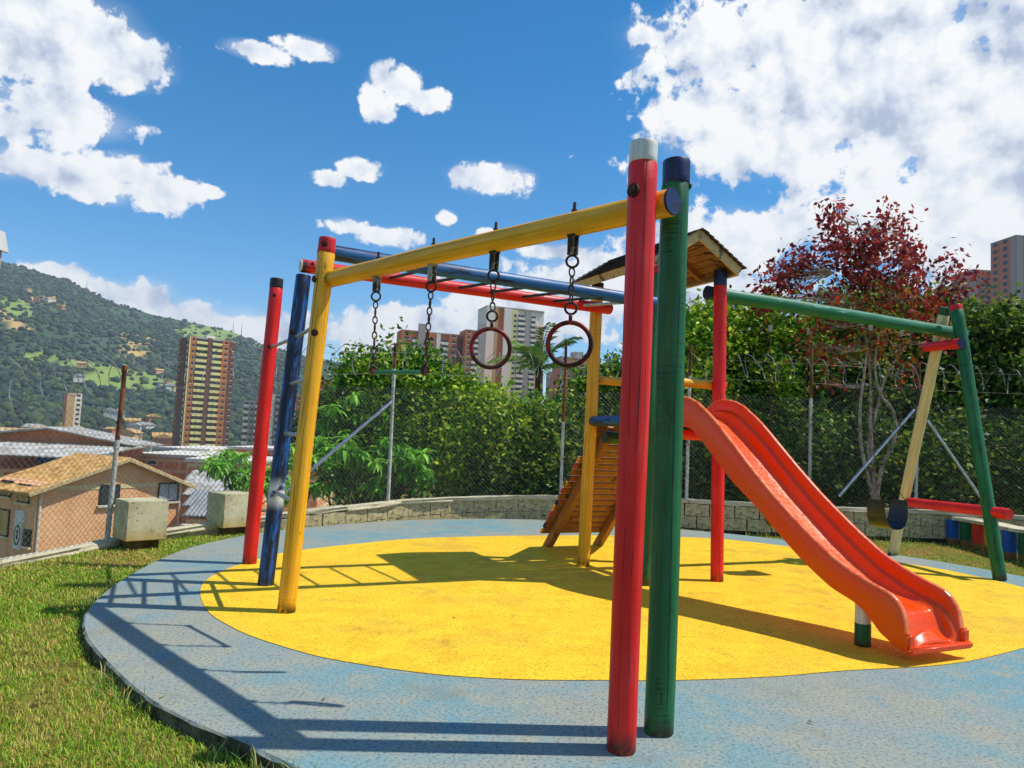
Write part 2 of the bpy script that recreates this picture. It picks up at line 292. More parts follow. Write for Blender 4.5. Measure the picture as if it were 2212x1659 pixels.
# ------------------------------------------------------------------ mesh helpers
WM = {}
def wm(o): return WM.get(o.name, Matrix.Identity(4))
def link(o, W_=None, parent=None):
    COL.objects.link(o); W_ = W_ or Matrix.Identity(4); WM[o.name] = W_
    if parent is not None: o.parent = parent; o.matrix_basis = wm(parent).inverted() @ W_
    else: o.matrix_basis = W_
    return o
def thing(name, label, cat, loc=(0, 0, 0), rz=0, group=None):
    o = bpy.data.objects.new(name, None); o.empty_display_size = .2
    link(o, Matrix.Translation(Vector(loc)) @ Matrix.Rotation(rz, 4, 'Z')); return tag(o, label, cat, group)
def tag(o, label=None, cat=None, group=None, kind=None):
    if label: o['label'] = label
    if cat: o['category'] = cat
    if group: o['group'] = group
    if kind: o['kind'] = kind
    return o
def copy_tree(o, W_, label=None):
    c = o.copy(); COL.objects.link(c); c.matrix_basis = W_; WM[c.name] = W_
    if label: c['label'] = label
    def rec(src, dst):
        for ch in list(src.children):
            k = ch.copy(); COL.objects.link(k); k.parent = dst; k.matrix_basis = ch.matrix_basis; WM[k.name] = wm(dst) @ ch.matrix_basis; rec(ch, k)
    rec(o, c); return c

class MB:
    def __init__(s): s.v = []; s.f = []
    def box(s, c, d, R=None):
        c = Vector(c); h = Vector(d)/2; i = len(s.v)
        for z in (-1, 1):
            for y in (-1, 1):
                for x in (-1, 1):
                    p = Vector((x*h.x, y*h.y, z*h.z)); s.v.append(c + (R @ p if R else p))
        s.f += [tuple(i+k for k in q) for q in ((0, 2, 3, 1), (4, 5, 7, 6), (0, 1, 5, 4), (2, 6, 7, 3), (0, 4, 6, 2), (1, 3, 7, 5))]; return s
    def bar(s, a, b, w, h, up=(0, 0, 1)):
        a = Vector(a); b = Vector(b); d = (b-a); L = d.length; d.normalize(); u = Vector(up); x = d.cross(u).normalized(); u = x.cross(d)
        return s.box((a+b)/2, (w, L, h), Matrix((x, d, u)).transposed())
    def tube(s, pts, r, n=8, cap=True):
        pts = [Vector(p) for p in pts]; rr = r if isinstance(r, (list, tuple)) else [r]*len(pts); i0 = len(s.v); pu = None
        for k, p in enumerate(pts):
            d = (pts[min(k+1, len(pts)-1)]-pts[max(k-1, 0)]).normalized()
            if pu is None: pu = Vector((0, 0, 1)) if abs(d.z) < .9 else Vector((1, 0, 0))
            x = d.cross(pu).normalized(); u = x.cross(d); pu = u
            for j in range(n):
                a = 2*PI*j/n; s.v.append(p + (x*math.cos(a)+u*math.sin(a))*rr[k])
        for k in range(len(pts)-1):
            for j in range(n):
                a = i0+k*n+j; b = i0+k*n+(j+1) % n; s.f.append((a, b, b+n, a+n))
        if cap: s.f.append(tuple(range(i0+n-1, i0-1, -1))); s.f.append(tuple(range(len(s.v)-n, len(s.v))))
        return s
    def torus(s, c, R, r, ax='Y', n=28, m=8, sq=(1, 1)):
        i0 = len(s.v); c = Vector(c)
        for k in range(n):
            a = 2*PI*k/n
            for j in range(m):
                b = 2*PI*j/m; q = R+r*math.cos(b); X = q*math.cos(a)*sq[0]; Z = q*math.sin(a)*sq[1]; Y = r*math.sin(b)
                s.v.append(c + Vector({'Y': (X, Y, Z), 'X': (Y, X, Z), 'Z': (X, Z, Y)}[ax]))
        for k in range(n):
            for j in range(m): s.f.append((i0+k*m+j, i0+((k+1) % n)*m+j, i0+((k+1) % n)*m+(j+1) % m, i0+k*m+(j+1) % m))
        return s
    def prism(s, poly, z0, z1):
        i = len(s.v); n = len(poly); s.v += [Vector((x, y, z0)) for x, y in poly]+[Vector((x, y, z1)) for x, y in poly]
        s.f.append(tuple(range(i+n-1, i-1, -1))); s.f.append(tuple(range(i+n, i+2*n)))
        for k in range(n): s.f.append((i+k, i+(k+1) % n, i+n+(k+1) % n, i+n+k))
        return s
    def mesh(s, name, mat, smooth=False, angle=None):
        me = bpy.data.meshes.new(name); me.from_pydata([tuple(v) for v in s.v], [], s.f); me.update()
        bm = bmesh.new(); bm.from_mesh(me); bmesh.ops.recalc_face_normals(bm, faces=bm.faces)
        bm.to_mesh(me); bm.free()
        if mat: me.materials.append(mat)
        if smooth:
            me.shade_smooth()
            if angle: me.set_sharp_from_angle(angle=math.radians(angle))
        return me
    def obj(s, name, mat, parent=None, W_=None, smooth=False, angle=40, world_coords=True):
        me = s.mesh(name, mat, smooth, angle); o = bpy.data.objects.new(name, me)
        if W_ is None and parent is not None and world_coords:      # vertices were given in world space: move them into the parent's frame
            me.transform(wm(parent).inverted()); return link(o, wm(parent).copy(), parent)
        return link(o, W_, parent)
def bevel(o, w=.006, seg=2):
    bm = bmesh.new(); bm.from_mesh(o.data); bmesh.ops.bevel(bm, geom=list(bm.edges), offset=w, segments=seg, affect='EDGES', clamp_overlap=True); bm.to_mesh(o.data); bm.free(); return o
def frame(p0, p1, twist=0.):
    d = Vector(p1)-Vector(p0); q = d.to_track_quat('Z', 'Y'); return Matrix.Translation(Vector(p0)) @ q.to_matrix().to_4x4() @ Matrix.Rotation(twist, 4, 'Z')
def bulk(name, V, F, mat, col=None, parent=None, label=None, cat=None, kind=None, W_=None, smooth=False):
    """one mesh from numpy arrays, with a colour per vertex"""
    me = bpy.data.meshes.new(name); n = len(V); k = F.shape[1]; nf = len(F)
    me.vertices.add(n); me.vertices.foreach_set('co', V.astype(np.float32).ravel()); me.loops.add(nf*k); me.loops.foreach_set('vertex_index', F.astype(np.int32).ravel())
    me.polygons.add(nf); me.polygons.foreach_set('loop_start', np.arange(0, nf*k, k, dtype=np.int32))
    if smooth: me.polygons.foreach_set('use_smooth', np.ones(nf, bool))
    me.update(calc_edges=True)
    if col is not None:
        a = me.color_attributes.new('Col', 'FLOAT_COLOR', 'POINT'); a.data.foreach_set('color', np.c_[col, np.ones(n)].astype(np.float32).ravel())
    me.materials.append(mat); o = bpy.data.objects.new(name, me)
    if parent is not None: me.transform(wm(parent).inverted()); W_ = wm(parent).copy()
    link(o, W_, parent); tag(o, label, cat, None, kind); return o

def log_mesh(L, r, cap0=False, n=22, seed=0, taper=1.0):
    """a turned log along local Z with a softened end and a slight wander"""
    rnd = random.Random(seed); m = MB(); k = max(4, int(L/.12)); ph = [rnd.uniform(0, 6) for _ in range(6)]
    zs = [0, .006]+[L*i/k for i in range(1, k)]+[L-.006, L]; sc = [.95, 1]+[1]*(k-1)+[1, .95]
    for z, s_ in zip(zs, sc):
        w = r*s_*(1+(taper-1)*z/L); dx = .0022*math.sin(z*2.3+ph[0]); dy = .0022*math.sin(z*1.9+ph[1])
        for j in range(n):
            a = 2*PI*j/n; q = w*(1+.020*math.sin(2*a+ph[2]+z)+.014*math.sin(3*a+ph[3]-z*1.7)+.010*math.sin(z*5+ph[4]+a)+.008*math.sin(7*a+ph[5]+z*2)); m.v.append(Vector((q*math.cos(a)+dx, q*math.sin(a)+dy, z)))
    K = len(zs)
    for i in range(K-1):
        for j in range(n): m.f.append((i*n+j, i*n+(j+1) % n, (i+1)*n+(j+1) % n, (i+1)*n+j))
    m.f.append(tuple(range(n-1, -1, -1))); m.f.append(tuple(range((K-1)*n, K*n))); return m
_ls = [0]
def log(name, p0, p1, r, mat, parent, cap=None, cap_len=.12, label=None, cap0=None, cap0_len=.02):
    """log from p0 to p1; cap / cap0 are painted ends built as pieces of their own"""
    p0 = Vector(p0); p1 = Vector(p1); L = (p1-p0).length; d = (p1-p0)/L; a = cap0_len if cap0 else 0; b = cap_len if cap else 0; _ls[0] += 1
    Wf = frame(p0 + d*a, p1, _ls[0]*1.3); o = bpy.data.objects.new(name, log_mesh(L-a-b, r, seed=_ls[0]).mesh(name, mat, True, 50)); link(o, Wf, parent)
    if label: o['label'] = label
    if cap: c = bpy.data.objects.new('painted_end', log_mesh(b, r*1.004, seed=_ls[0]+50).mesh('painted_end', cap, True, 50)); link(c, frame(p1-d*b, p1), o)
    if cap0: c = bpy.data.objects.new('painted_end', log_mesh(a, r*1.004, seed=_ls[0]+90).mesh('painted_end', cap0, True, 50)); link(c, frame(p0+d*a, p0), o)
    return o
_bm = None
def bolt(p, n, parent, r=.016):
    global _bm
    if _bm is None:
        m = MB(); m.tube([(0, 0, -.004), (0, 0, .003)], 1.5*.016, 12); m.tube([(0, 0, .003), (0, 0, .012)], [.0155, .012], 6); _bm = m.mesh('bolt', M['bolt'])
    o = bpy.data.objects.new('bolt', _bm); Wf = frame(p, Vector(p)+Vector(n)); s = r/.016
    return link(o, Wf @ Matrix.Scale(s, 4), parent)

# ------------------------------------------------------------------ ground
def inside(P, poly):
    poly = np.asarray(poly); x, y = P[:, 0], P[:, 1]; r = np.zeros(len(P), bool); j = len(poly)-1
    for i in range(len(poly)):
        xi, yi = poly[i]; xj, yj = poly[j]
        c = ((yi > y) != (yj > y)) & (x < (xj-xi)*(y-yi)/(yj-yi+1e-12)+xi); r ^= c; j = i
    return r
def pdist(P, line):
    line = np.asarray(line, float); best = np.full(len(P), 1e9)
    for a, b in zip(line[:-1], line[1:]):
        ab = b-a; t = np.clip(((P-a)@ab)/(ab@ab+1e-12), 0, 1); best = np.minimum(best, np.hypot(*(P-a-t[:, None]*ab).T))
    return best
def spline(pts, closed=True, n=10):
    p = np.asarray(pts, float); N = len(p); out = []
    for i in range(N if closed else N-1):
        g = lambda k: p[k % N] if closed else p[min(max(k, 0), N-1)]
        a, b, c, d = g(i-1), g(i), g(i+1), g(i+2)
        for t in np.arange(n)/n: out.append(.5*((2*b)+(-a+c)*t+(2*a-5*b+4*c-d)*t*t+(-a+3*b-3*c+d)*t**3))
    if not closed: out.append(p[-1])
    return np.array(out)
SLAB = spline([(-.3, 2.75), (-.97, 3.18), (-1.63, 3.65), (-2.2, 4.25), (-2.6, 4.75), (-2.86, 5.2), (-3.06, 5.75), (-3.22, 6.4), (-3.36, 7.28), (-3.40, 8.1), (-3.28, 8.84), (-3.08, 9.5), (-2.62, 10.3), (-1.64, 11.45), (-.42, 12.2), (.72, 12.5), (1.81, 12.35), (2.86, 12.02), (3.67, 11.65), (4.35, 11.15), (4.97, 10.6), (5.35, 10.15), (5.68, 9.7), (5.98, 9.1), (6.2, 8.5), (6.4, 7.4), (6.2, 5.9), (5.4, 4.2), (4.2, 2.9), (2.6, 2.2), (1.0, 2.15)])
YEL = spline([(-2.36, 5.91), (-2.53, 6.4), (-2.58, 6.94), (-2.48, 7.61), (-2.24, 8.27), (-1.31, 9.42), (-.56, 9.94), (.39, 10.4), (1.48, 10.8), (2.54, 11.0), (3.25, 10.98), (4.1, 10.4), (4.8, 9.65), (5.25, 9.1), (5.48, 8.5), (5.56, 7.9), (5.4, 7.1), (4.8, 6.2), (3.79, 5.47), (2.97, 4.97), (2.14, 4.7), (1.62, 4.51), (1.02, 4.36), (.59, 4.3), (.19, 4.25), (-.2, 4.25), (-.55, 4.31), (-.97, 4.45), (-1.24, 4.60), (-1.6, 4.86), (-1.87, 5.13), (-2.1, 5.42)])
FENCE = np.array([(-4.2, -6), (-4.9, 0), (-5.0, 3.0), (-4.95, 5.2), (-4.85, 6.1), (-4.72, 7.06), (-4.55, 7.76), (-4.42, 8.4), (-4.10, 9.15), (-3.72, 9.72), (-3.3, 10.12), (-2.78, 10.55), (-2.32, 11.08), (-1.69, 11.8), (-.71, 12.45), (.2, 12.75), (1.0, 12.78), (2.0, 12.6), (2.81, 12.4), (3.7, 12.3), (4.63, 12.3), (5.8, 12.42), (6.82, 12.55), (7.8, 12.45), (9, 12.0), (10.2, 11.1), (11, 9.6)])
FS = spline(FENCE, False, 6)
YARD = np.vstack([FS, [(12, 4), (11, -6)]])
GZ = -.075
def ground_z(P):
    d = np.where(inside(P, YARD), 0, np.minimum(pdist(P, np.vstack([YARD, YARD[:1]])), 400))
    r = np.hypot(P[:, 0], P[:, 1])
    z = GZ - .62*np.clip(d-.12, 0, 9.) - .035*np.clip(d-9., 0, 300)
    back = P[:, 1] < -2; z = np.where(back, np.maximum(z, -3), z)
    return z + np.where(d > .3, .12*np.sin(P[:, 0]*.9)*np.sin(P[:, 1]*.7)*np.clip(d/6, 0, 1), 0)
def terrain():
    na = 300; rr = np.unique(np.concatenate([np.arange(0, 16, .35), 16*1.085**np.arange(0, 78)])); rr = rr[rr < 2700]
    a = np.linspace(0, 2*PI, na, endpoint=False); A, R_ = np.meshgrid(a, rr, indexing='ij')
    P = np.c_[(R_*np.sin(A)).ravel(), (R_*np.cos(A)+4).ravel()]; V = np.c_[P, ground_z(P)]; nr = len(rr)
    i = np.arange(na)[:, None]; j = np.arange(nr-1)[None]; f = np.stack(np.broadcast_arrays(i*nr+j, i*nr+j+1, ((i+1) % na)*nr+j+1, ((i+1) % na)*nr+j), -1).reshape(-1, 4)
    bulk('ground', V, f, M['soil'], kind='structure', smooth=True)
terrain()
def slab():
    m = MB(); n = len(SLAB); rnd = random.Random(2)
    inner = SLAB + (SLAB.mean(0)-SLAB)*.0022
    for (x, y) in SLAB: m.v.append(Vector((x, y, GZ-.12)))
    for (x, y) in SLAB: m.v.append(Vector((x+rnd.uniform(-.006, .006), y+rnd.uniform(-.006, .006), -.012+rnd.uniform(-.005, .004))))
    for (x, y) in inner: m.v.append(Vector((x, y, 0)))
    for k in range(n):
        q = (k+1) % n; m.f.append((k, q, n+q, n+k)); m.f.append((n+k, n+q, 2*n+q, 2*n+k))
    m.f.append(tuple(range(2*n, 3*n)))
    me = m.mesh('play_surface', M['floor_b']); me.materials.append(M['slab_edge'])
    for p in me.polygons:
        if abs(p.normal.z) < .5: p.material_index = 1
    o = link(bpy.data.objects.new('play_surface', me)); tag(o, kind='structure')
    y = MB(); y.v = [Vector((a, b, .004)) for a, b in YEL]; y.f = [tuple(range(len(YEL)))]
    tag(link(bpy.data.objects.new('yellow_floor_paint', y.mesh('yellow_floor_paint', M['floor_y']))), kind='structure')
slab()

# ------------------------------------------------------------------ hills
def fbm(x, y, seed=0, oct=6, f0=1.):
    r = np.random.default_rng(seed); s = 0; amp = 1; f = f0
    for o in range(oct):
        for k in range(3):
            th = r.uniform(0, 2*PI); ph = r.uniform(0, 2*PI); s = s + amp*np.sin((x*np.cos(th)+y*np.sin(th))*f+ph+1.3*np.sin((x*np.sin(th)-y*np.cos(th))*f*.7+ph*2))/3
        amp *= .55; f *= 2.1
    return s
RIDGE = [(-1500, 600), (-900, 520), (-500, 500), (-200, 530), (0, 563), (60, 580), (110, 596), (150, 606), (200, 634), (250, 656), (330, 680), (440, 702), (500, 716), (560, 742), (650, 770), (740, 790), (850, 828), (1000, 858), (1200, 885), (1500, 915), (2000, 950), (3200, 1000)]
RX = np.array([r[0] for r in RIDGE], float); RY = np.array([r[1] for r in RIDGE], float)
Y0H, Y1H = 330., 1500.
def hill_z(px, v):
    """height of the hillside at a bearing (px) and a way up (v, 0 valley to 1 ridge)"""
    ry = np.interp(px, RX, RY); d = np.stack([ray(a, b) for a, b in zip(px.ravel(), ry.ravel())]).reshape(px.shape+(3,))
    Y = Y0H+(Y1H-Y0H)*v; dx = d[..., 0]/d[..., 1]; zr = EYE+d[..., 2]/d[..., 1]*Y1H
    X = dx*Y; n = fbm(X, Y, 5, 6, 1/170.)
    t = np.clip(v, 0, 1); prof = .10*t+.9*t**1.35
    z = -34 + (zr+34)*prof + n*13*np.sin(PI*np.clip(t, 0, 1))**.7*np.clip((zr+60)/160, .1, 1)
    z = np.where(v > 1, zr-(v-1)*160, z)
    return X, Y, z
def hills():
    U = np.linspace(-1500, 3200, 300); V_ = np.concatenate([np.linspace(-.2, 1, 84), [1.06, 1.3, 1.9]]); PX, VV = np.meshgrid(U, V_, indexing='ij')
    X, Y, Z = hill_z(PX, VV); Z = np.where(VV < 0, -34+VV*30, Z)
    P = np.stack([X, Y, Z], -1).reshape(-1, 3); pix = project(P)
    col = np.tile(np.array(rgb(62, 84, 56)), (len(P), 1)); nn = fbm(P[:, 0], P[:, 1], 9, 5, 1/60.)
    col = col*(1+.22*nn[:, None]); f = field(pix); col = np.where(f[:, None] > 0, np.array(rgb(132, 152, 70))*(1+.12*nn[:, None]), col); col = np.where(f[:, None] > 1, np.array(rgb(190, 158, 96))*(1+.1*nn[:, None]), col)
    nu, nv = PX.shape; i = np.arange(nu-1)[:, None]; j = np.arange(nv-1)[None]; F = np.stack(np.broadcast_arrays(i*nv+j, (i+1)*nv+j, (i+1)*nv+j+1, i*nv+j+1), -1).reshape(-1, 4)
    bulk('hills', P, F, M['forest'], np.clip(col, 0, 1), kind='structure', smooth=True)
def project(P):
    v = P-CAM; z = v@_f; return np.c_[1106+FL*(v@_R)/z, 829.5-FL*(v@_U)/z]
MEADOW = [[(48, 756), (110, 770), (190, 783), (262, 790), (330, 808), (385, 826), (388, 842), (330, 838), (260, 826), (200, 800), (120, 786), (48, 772)], [(150, 812), (240, 800), (330, 822), (370, 838), (290, 846), (200, 838)], [(395, 704), (470, 708), (520, 722), (500, 738), (430, 735), (380, 722)], [(505, 716), (560, 742), (620, 765), (560, 756)], [(0, 640), (60, 655), (80, 680), (30, 690), (0, 676)]]
BARE = [[(255, 722), (330, 724), (350, 738), (300, 748), (290, 762), (320, 758), (300, 776), (262, 784), (268, 752)], [(60, 640), (110, 636), (150, 655), (120, 668), (70, 655)], [(0, 668), (40, 690), (70, 712), (40, 716), (0, 690)]]
def field(pix):
    r = np.zeros(len(pix)); w = np.c_[5*np.sin(pix[:, 1]*.31), 4*np.sin(pix[:, 0]*.17)]
    for p in MEADOW: r = np.where(inside(pix+w, p), 1, r)
    for p in BARE: r = np.where(inside(pix+w, p), 2, r)
    return r
hills()
def forest():
    """tree crowns on the far hillside: too many to count"""
    n = 34000; px = rng.uniform(-500, 1300, n); v = rng.uniform(0, 1.0, n)**.8; X, Y, Z = hill_z(px, v); P = np.c_[X, Y, Z]; pix = project(P)
    nn = fbm(X, Y, 21, 4, 1/90.); fl_ = field(pix); keep = ((fl_ == 0) | ((fl_ == 2) & (rng.random(n) < .65)) | ((fl_ == 1) & (rng.random(n) < .12))) & (nn+rng.normal(0, .35, n) > -.55); P = P[keep]; X = X[keep]; n = len(P)
    bm = bmesh.new(); bmesh.ops.create_icosphere(bm, subdivisions=1, radius=1); iv = np.array([v_.co[:] for v_ in bm.verts]); fi = np.array([[q.index for q in f.verts] for f in bm.faces]); bm.free()
    s = rng.uniform(1.5, 4.0, n)*np.where(rng.random(n) < .1, 1.5, 1); sc = np.c_[s*rng.uniform(.8, 1.5, n), s*rng.uniform(.8, 1.5, n), s*rng.uniform(.7, 1.2, n)]
    jit = rng.uniform(.72, 1.25, (n, len(iv), 1)); V = P[:, None, :]+iv[None]*sc[:, None, :]*jit + np.c_[np.zeros(n), np.zeros(n), s*.35][:, None, :]
    F = (fi[None]+np.arange(n)[:, None, None]*len(iv)).reshape(-1, 3)
    base = np.array([rgb(44, 66, 50), rgb(56, 78, 52), rgb(36, 56, 52), rgb(74, 92, 56)])[rng.integers(0, 4, n)]*rng.uniform(.7, 1.25, (n, 1))
    bulk('forest', V.reshape(-1, 3), F, M['forest'], np.repeat(np.clip(base, 0, 1), len(iv), 0), kind='stuff', label='dense dark green forest covering the mountainside', cat='forest')
forest()

# ------------------------------------------------------------------ lawn
def lawn():
    def blades(P, hmin, hmax, w, pal, lean=.8):
        n = len(P); h = rng.uniform(hmin, hmax, n); th = rng.uniform(0, 2*PI, n); le = rng.uniform(.2, lean, n)*h; d = np.c_[np.cos(th), np.sin(th)]; s = np.c_[-d[:, 1], d[:, 0]]*w[:, None]
        b = np.c_[P, np.full(n, GZ-.004)]; V = np.empty((n, 5, 3))
        V[:, 0, :2] = P-s; V[:, 1, :2] = P+s; V[:, 0, 2] = V[:, 1, 2] = GZ-.004
        m = P+d*le[:, None]*.4; V[:, 2, :2] = m+s*.8; V[:, 3, :2] = m-s*.8; V[:, 2, 2] = V[:, 3, 2] = GZ+h*.6; V[:, 4, :2] = P+d*le[:, None]; V[:, 4, 2] = GZ+h*rng.uniform(.75, 1., n)
        F = np.array([[0, 1, 2], [0, 2, 3], [3, 2, 4]])[None]+np.arange(n)[:, None, None]*5
        return V.reshape(-1, 3), F.reshape(-1, 3), np.repeat(pal, 5, 0)
    def region(n, x0, x1, y0, y1, fall):
        P = np.c_[rng.uniform(x0, x1, n), rng.uniform(y0, y1, n)]; r = np.hypot(P[:, 0], P[:, 1]); P = P[rng.random(n) < np.clip((fall/r)**1.4, 0, 1)]
        d = pdist(P, np.vstack([SLAB, SLAB[:1]])); return P[inside(P, YARD) & ~inside(P, SLAB) & (d > .012)]
    P1 = region(560000, -5.0, -.2, 1.9, 10.8, 3.6); P2 = region(52000, 4.0, 11, 5.0, 13, 7.); P3 = region(22000, -4, 6, 9.3, 13, 8.)
    P = np.vstack([P1, P2, P3]); n = len(P); patch = fbm(P[:, 0], P[:, 1], 31, 5, 2.4)+.5*fbm(P[:, 0], P[:, 1], 33, 3, 14.)
    near = pdist(P, np.vstack([SLAB, SLAB[:1]])) < .10
    dry = 1/(1+np.exp(-(patch*2.6-.25+rng.normal(0, .9, n)))); right = P[:, 0] > 4; dry = np.where(right, np.maximum(dry, .35), dry); dry = np.where(near, dry*.6, dry)
    g = np.array([rgb(126, 172, 36), rgb(156, 192, 48), rgb(94, 142, 30), rgb(184, 206, 66)])[rng.integers(0, 4, n)]; y = np.array([rgb(226, 202, 116), rgb(204, 172, 96), rgb(216, 206, 100)])[rng.integers(0, 3, n)]
    pal = np.where(rng.random(n)[:, None] < dry[:, None]*.8, y, g)*rng.uniform(.75, 1.2, (n, 1))
    keep = rng.random(n) > np.where(patch > .95, .8, np.where(patch > .6, .5, .0)); P, pal, near = P[keep], pal[keep], near[keep]; n = len(P)
    hs = np.where(near, 1.35, 1.); V, F, C_ = blades(P, .012, .036, rng.uniform(.0014, .0026, n)*np.clip(np.hypot(P[:, 0], P[:, 1])/4.5, 1, 2.4)*hs, np.clip(pal, 0, 1), 1.3)
    bulk('lawn_grass', V, F, M['grass'], C_, kind='stuff', label='patchy yellow green lawn grass around the round play surface', cat='grass')
    # taller weeds along the wall foot and the slab edge
    Q = FS[30:]; k = rng.integers(0, len(Q), 2600); W1 = Q[k]+np.c_[rng.normal(0, .12, 2600), -rng.uniform(.14, .3, 2600)]; kk = rng.integers(0, len(SLAB), 9000); W2 = SLAB[kk]+rng.normal(0, .05, (9000, 2))
    Wd = np.vstack([W1, W2]); cl = fbm(Wd[:, 0], Wd[:, 1], 41, 3, 5.); Wd = Wd[(cl > .1) & ~inside(Wd, SLAB) & inside(Wd, YARD)]; n = len(Wd)
    pw = np.array([rgb(120, 160, 50), rgb(84, 122, 34), rgb(206, 190, 110)])[rng.integers(0, 3, n)]
    V, F, C_ = blades(Wd, .04, .125, rng.uniform(.002, .004, n), pw, 1.0); bulk('weeds', V, F, M['grass'], C_, kind='stuff', label='taller weeds growing along the wall foot and slab edge', cat='weeds')
lawn()

# ------------------------------------------------------------------ block wall and fence
arc = np.concatenate([[0], np.cumsum(np.hypot(*np.diff(FS, axis=0).T))])
def fpt(s): return np.array([np.interp(s, arc, FS[:, 0]), np.interp(s, arc, FS[:, 1])])
def fdir(s): d = fpt(s+.15)-fpt(s-.15); return d/np.linalg.norm(d)
def s_of(p): return arc[np.argmin(np.hypot(*(FS-np.array(p)).T))]
_k = [(s_of(p), z) for p, z in [((-5.0, 3), -.045), ((-4.72, 7.06), -.035), ((-4.42, 8.4), .0), ((-3.72, 9.72), .08), ((-2.78, 10.55), .19), ((-1.69, 11.8), .28), ((-.71, 12.45), .33), ((1.0, 12.78), .40), ((2.81, 12.4), .46), ((6.82, 12.55), .45), ((10.2, 11.1), .45)]]
def walltop(s): return float(np.interp(s, [q[0] for q in _k], [q[1] for q in _k]))
_m = [(s_of(p), z) for p, z in [((-4.95, 5.2), 1.40), ((-4.72, 7.06), 1.46), ((-4.42, 8.4), 1.62), ((-3.3, 10.12), 2.05), ((-1.69, 11.8), 2.32), ((1.0, 12.78), 2.42), ((2.81, 12.4), 2.50), ((6.82, 12.55), 2.50), ((10.2, 11.1), 2.45)]]
def meshtop(s): return float(np.interp(s, [q[0] for q in _m], [q[1] for q in _m]))
S0, S1 = s_of((-4.95, 5.2)), arc[-1]-.3
def outw(s): d = fdir(s); return np.array([-d[1], d[0]])           # to the outside of the yard
def wall():
    t = thing('block_wall', 'low curved concrete block wall with pale rough coping under the mesh fence', 'wall', (*fpt(s_of((1, 12.78))), GZ))
    sh = {}
    def piece(nm, mat, c, d, L, h, w, k, dz=0.):
        if (nm, k) not in sh:
            m = MB(); m.box((0, 0, 0), (1, 1, 1)); me = m.mesh(nm, mat); bm = bmesh.new(); bm.from_mesh(me); bmesh.ops.subdivide_edges(bm, edges=bm.edges, cuts=3, use_grid_fill=True)
            rr = random.Random(k*7+len(nm))
            for v in bm.verts:
                for a, q in enumerate((.018, .05, .035)): v.co[a] += rr.uniform(-q, q)*(1.6 if nm == 'coping_stone' else .7)
            bm.to_mesh(me); bm.free(); me.shade_smooth(); me.set_sharp_from_angle(angle=math.radians(40)); sh[(nm, k)] = me
        o = bpy.data.objects.new(nm, sh[(nm, k)]); th = math.atan2(d[1], d[0])
        link(o, Matrix.Translation(Vector(c)) @ Matrix.Rotation(th, 4, 'Z') @ Matrix.Rotation(-math.atan2(dz, L), 4, 'Y') @ Matrix.Diagonal((L, w, h, 1)), t)
    rnd = random.Random(5); core = MB(); pts = []
    s = S0
    while s < S1:
        L = rnd.uniform(.75, 1.1); e = min(s+L, S1); a, b = fpt(s), fpt(e); d = (b-a)/np.linalg.norm(b-a); c = (a+b)/2; zt = walltop((s+e)/2)
        piece('coping_stone', M['coping'], (c[0], c[1], zt-.03+rnd.uniform(-.005, .004)), d, np.linalg.norm(b-a)-.006, .062, .19, rnd.randrange(5), walltop(e)-walltop(s)); s = e
    ss_ = np.arange(S0, S1, .3)
    for a, b in zip(ss_[:-1], ss_[1:]):
        p, q = fpt(a), fpt(b); z = walltop((a+b)/2)-.063; core.bar((*p, (z+GZ-.8)/2), (*q, (z+GZ-.8)/2), .128, z-(GZ-.8))
    core.obj('mortar_core', M['mortar'], t)
    for row in range(2):
        s = S0+2.2+row*.2
        while s < S1-.4:
            L = .40; e = s+L; a, b = fpt(s), fpt(e); d = (b-a)/np.linalg.norm(b-a); c = (a+b)/2; zt = walltop((s+e)/2)-.068-.2*row
            h = .19
            if zt-h < GZ-.06: h = max(0, zt-(GZ-.06))
            if h > .05: piece('wall_block', M['block'], (c[0], c[1], zt-h/2), d, L-.016, h, .146+rnd.uniform(-.004, .006), rnd.randrange(7), walltop(e)-walltop(s))
            s = e
wall()

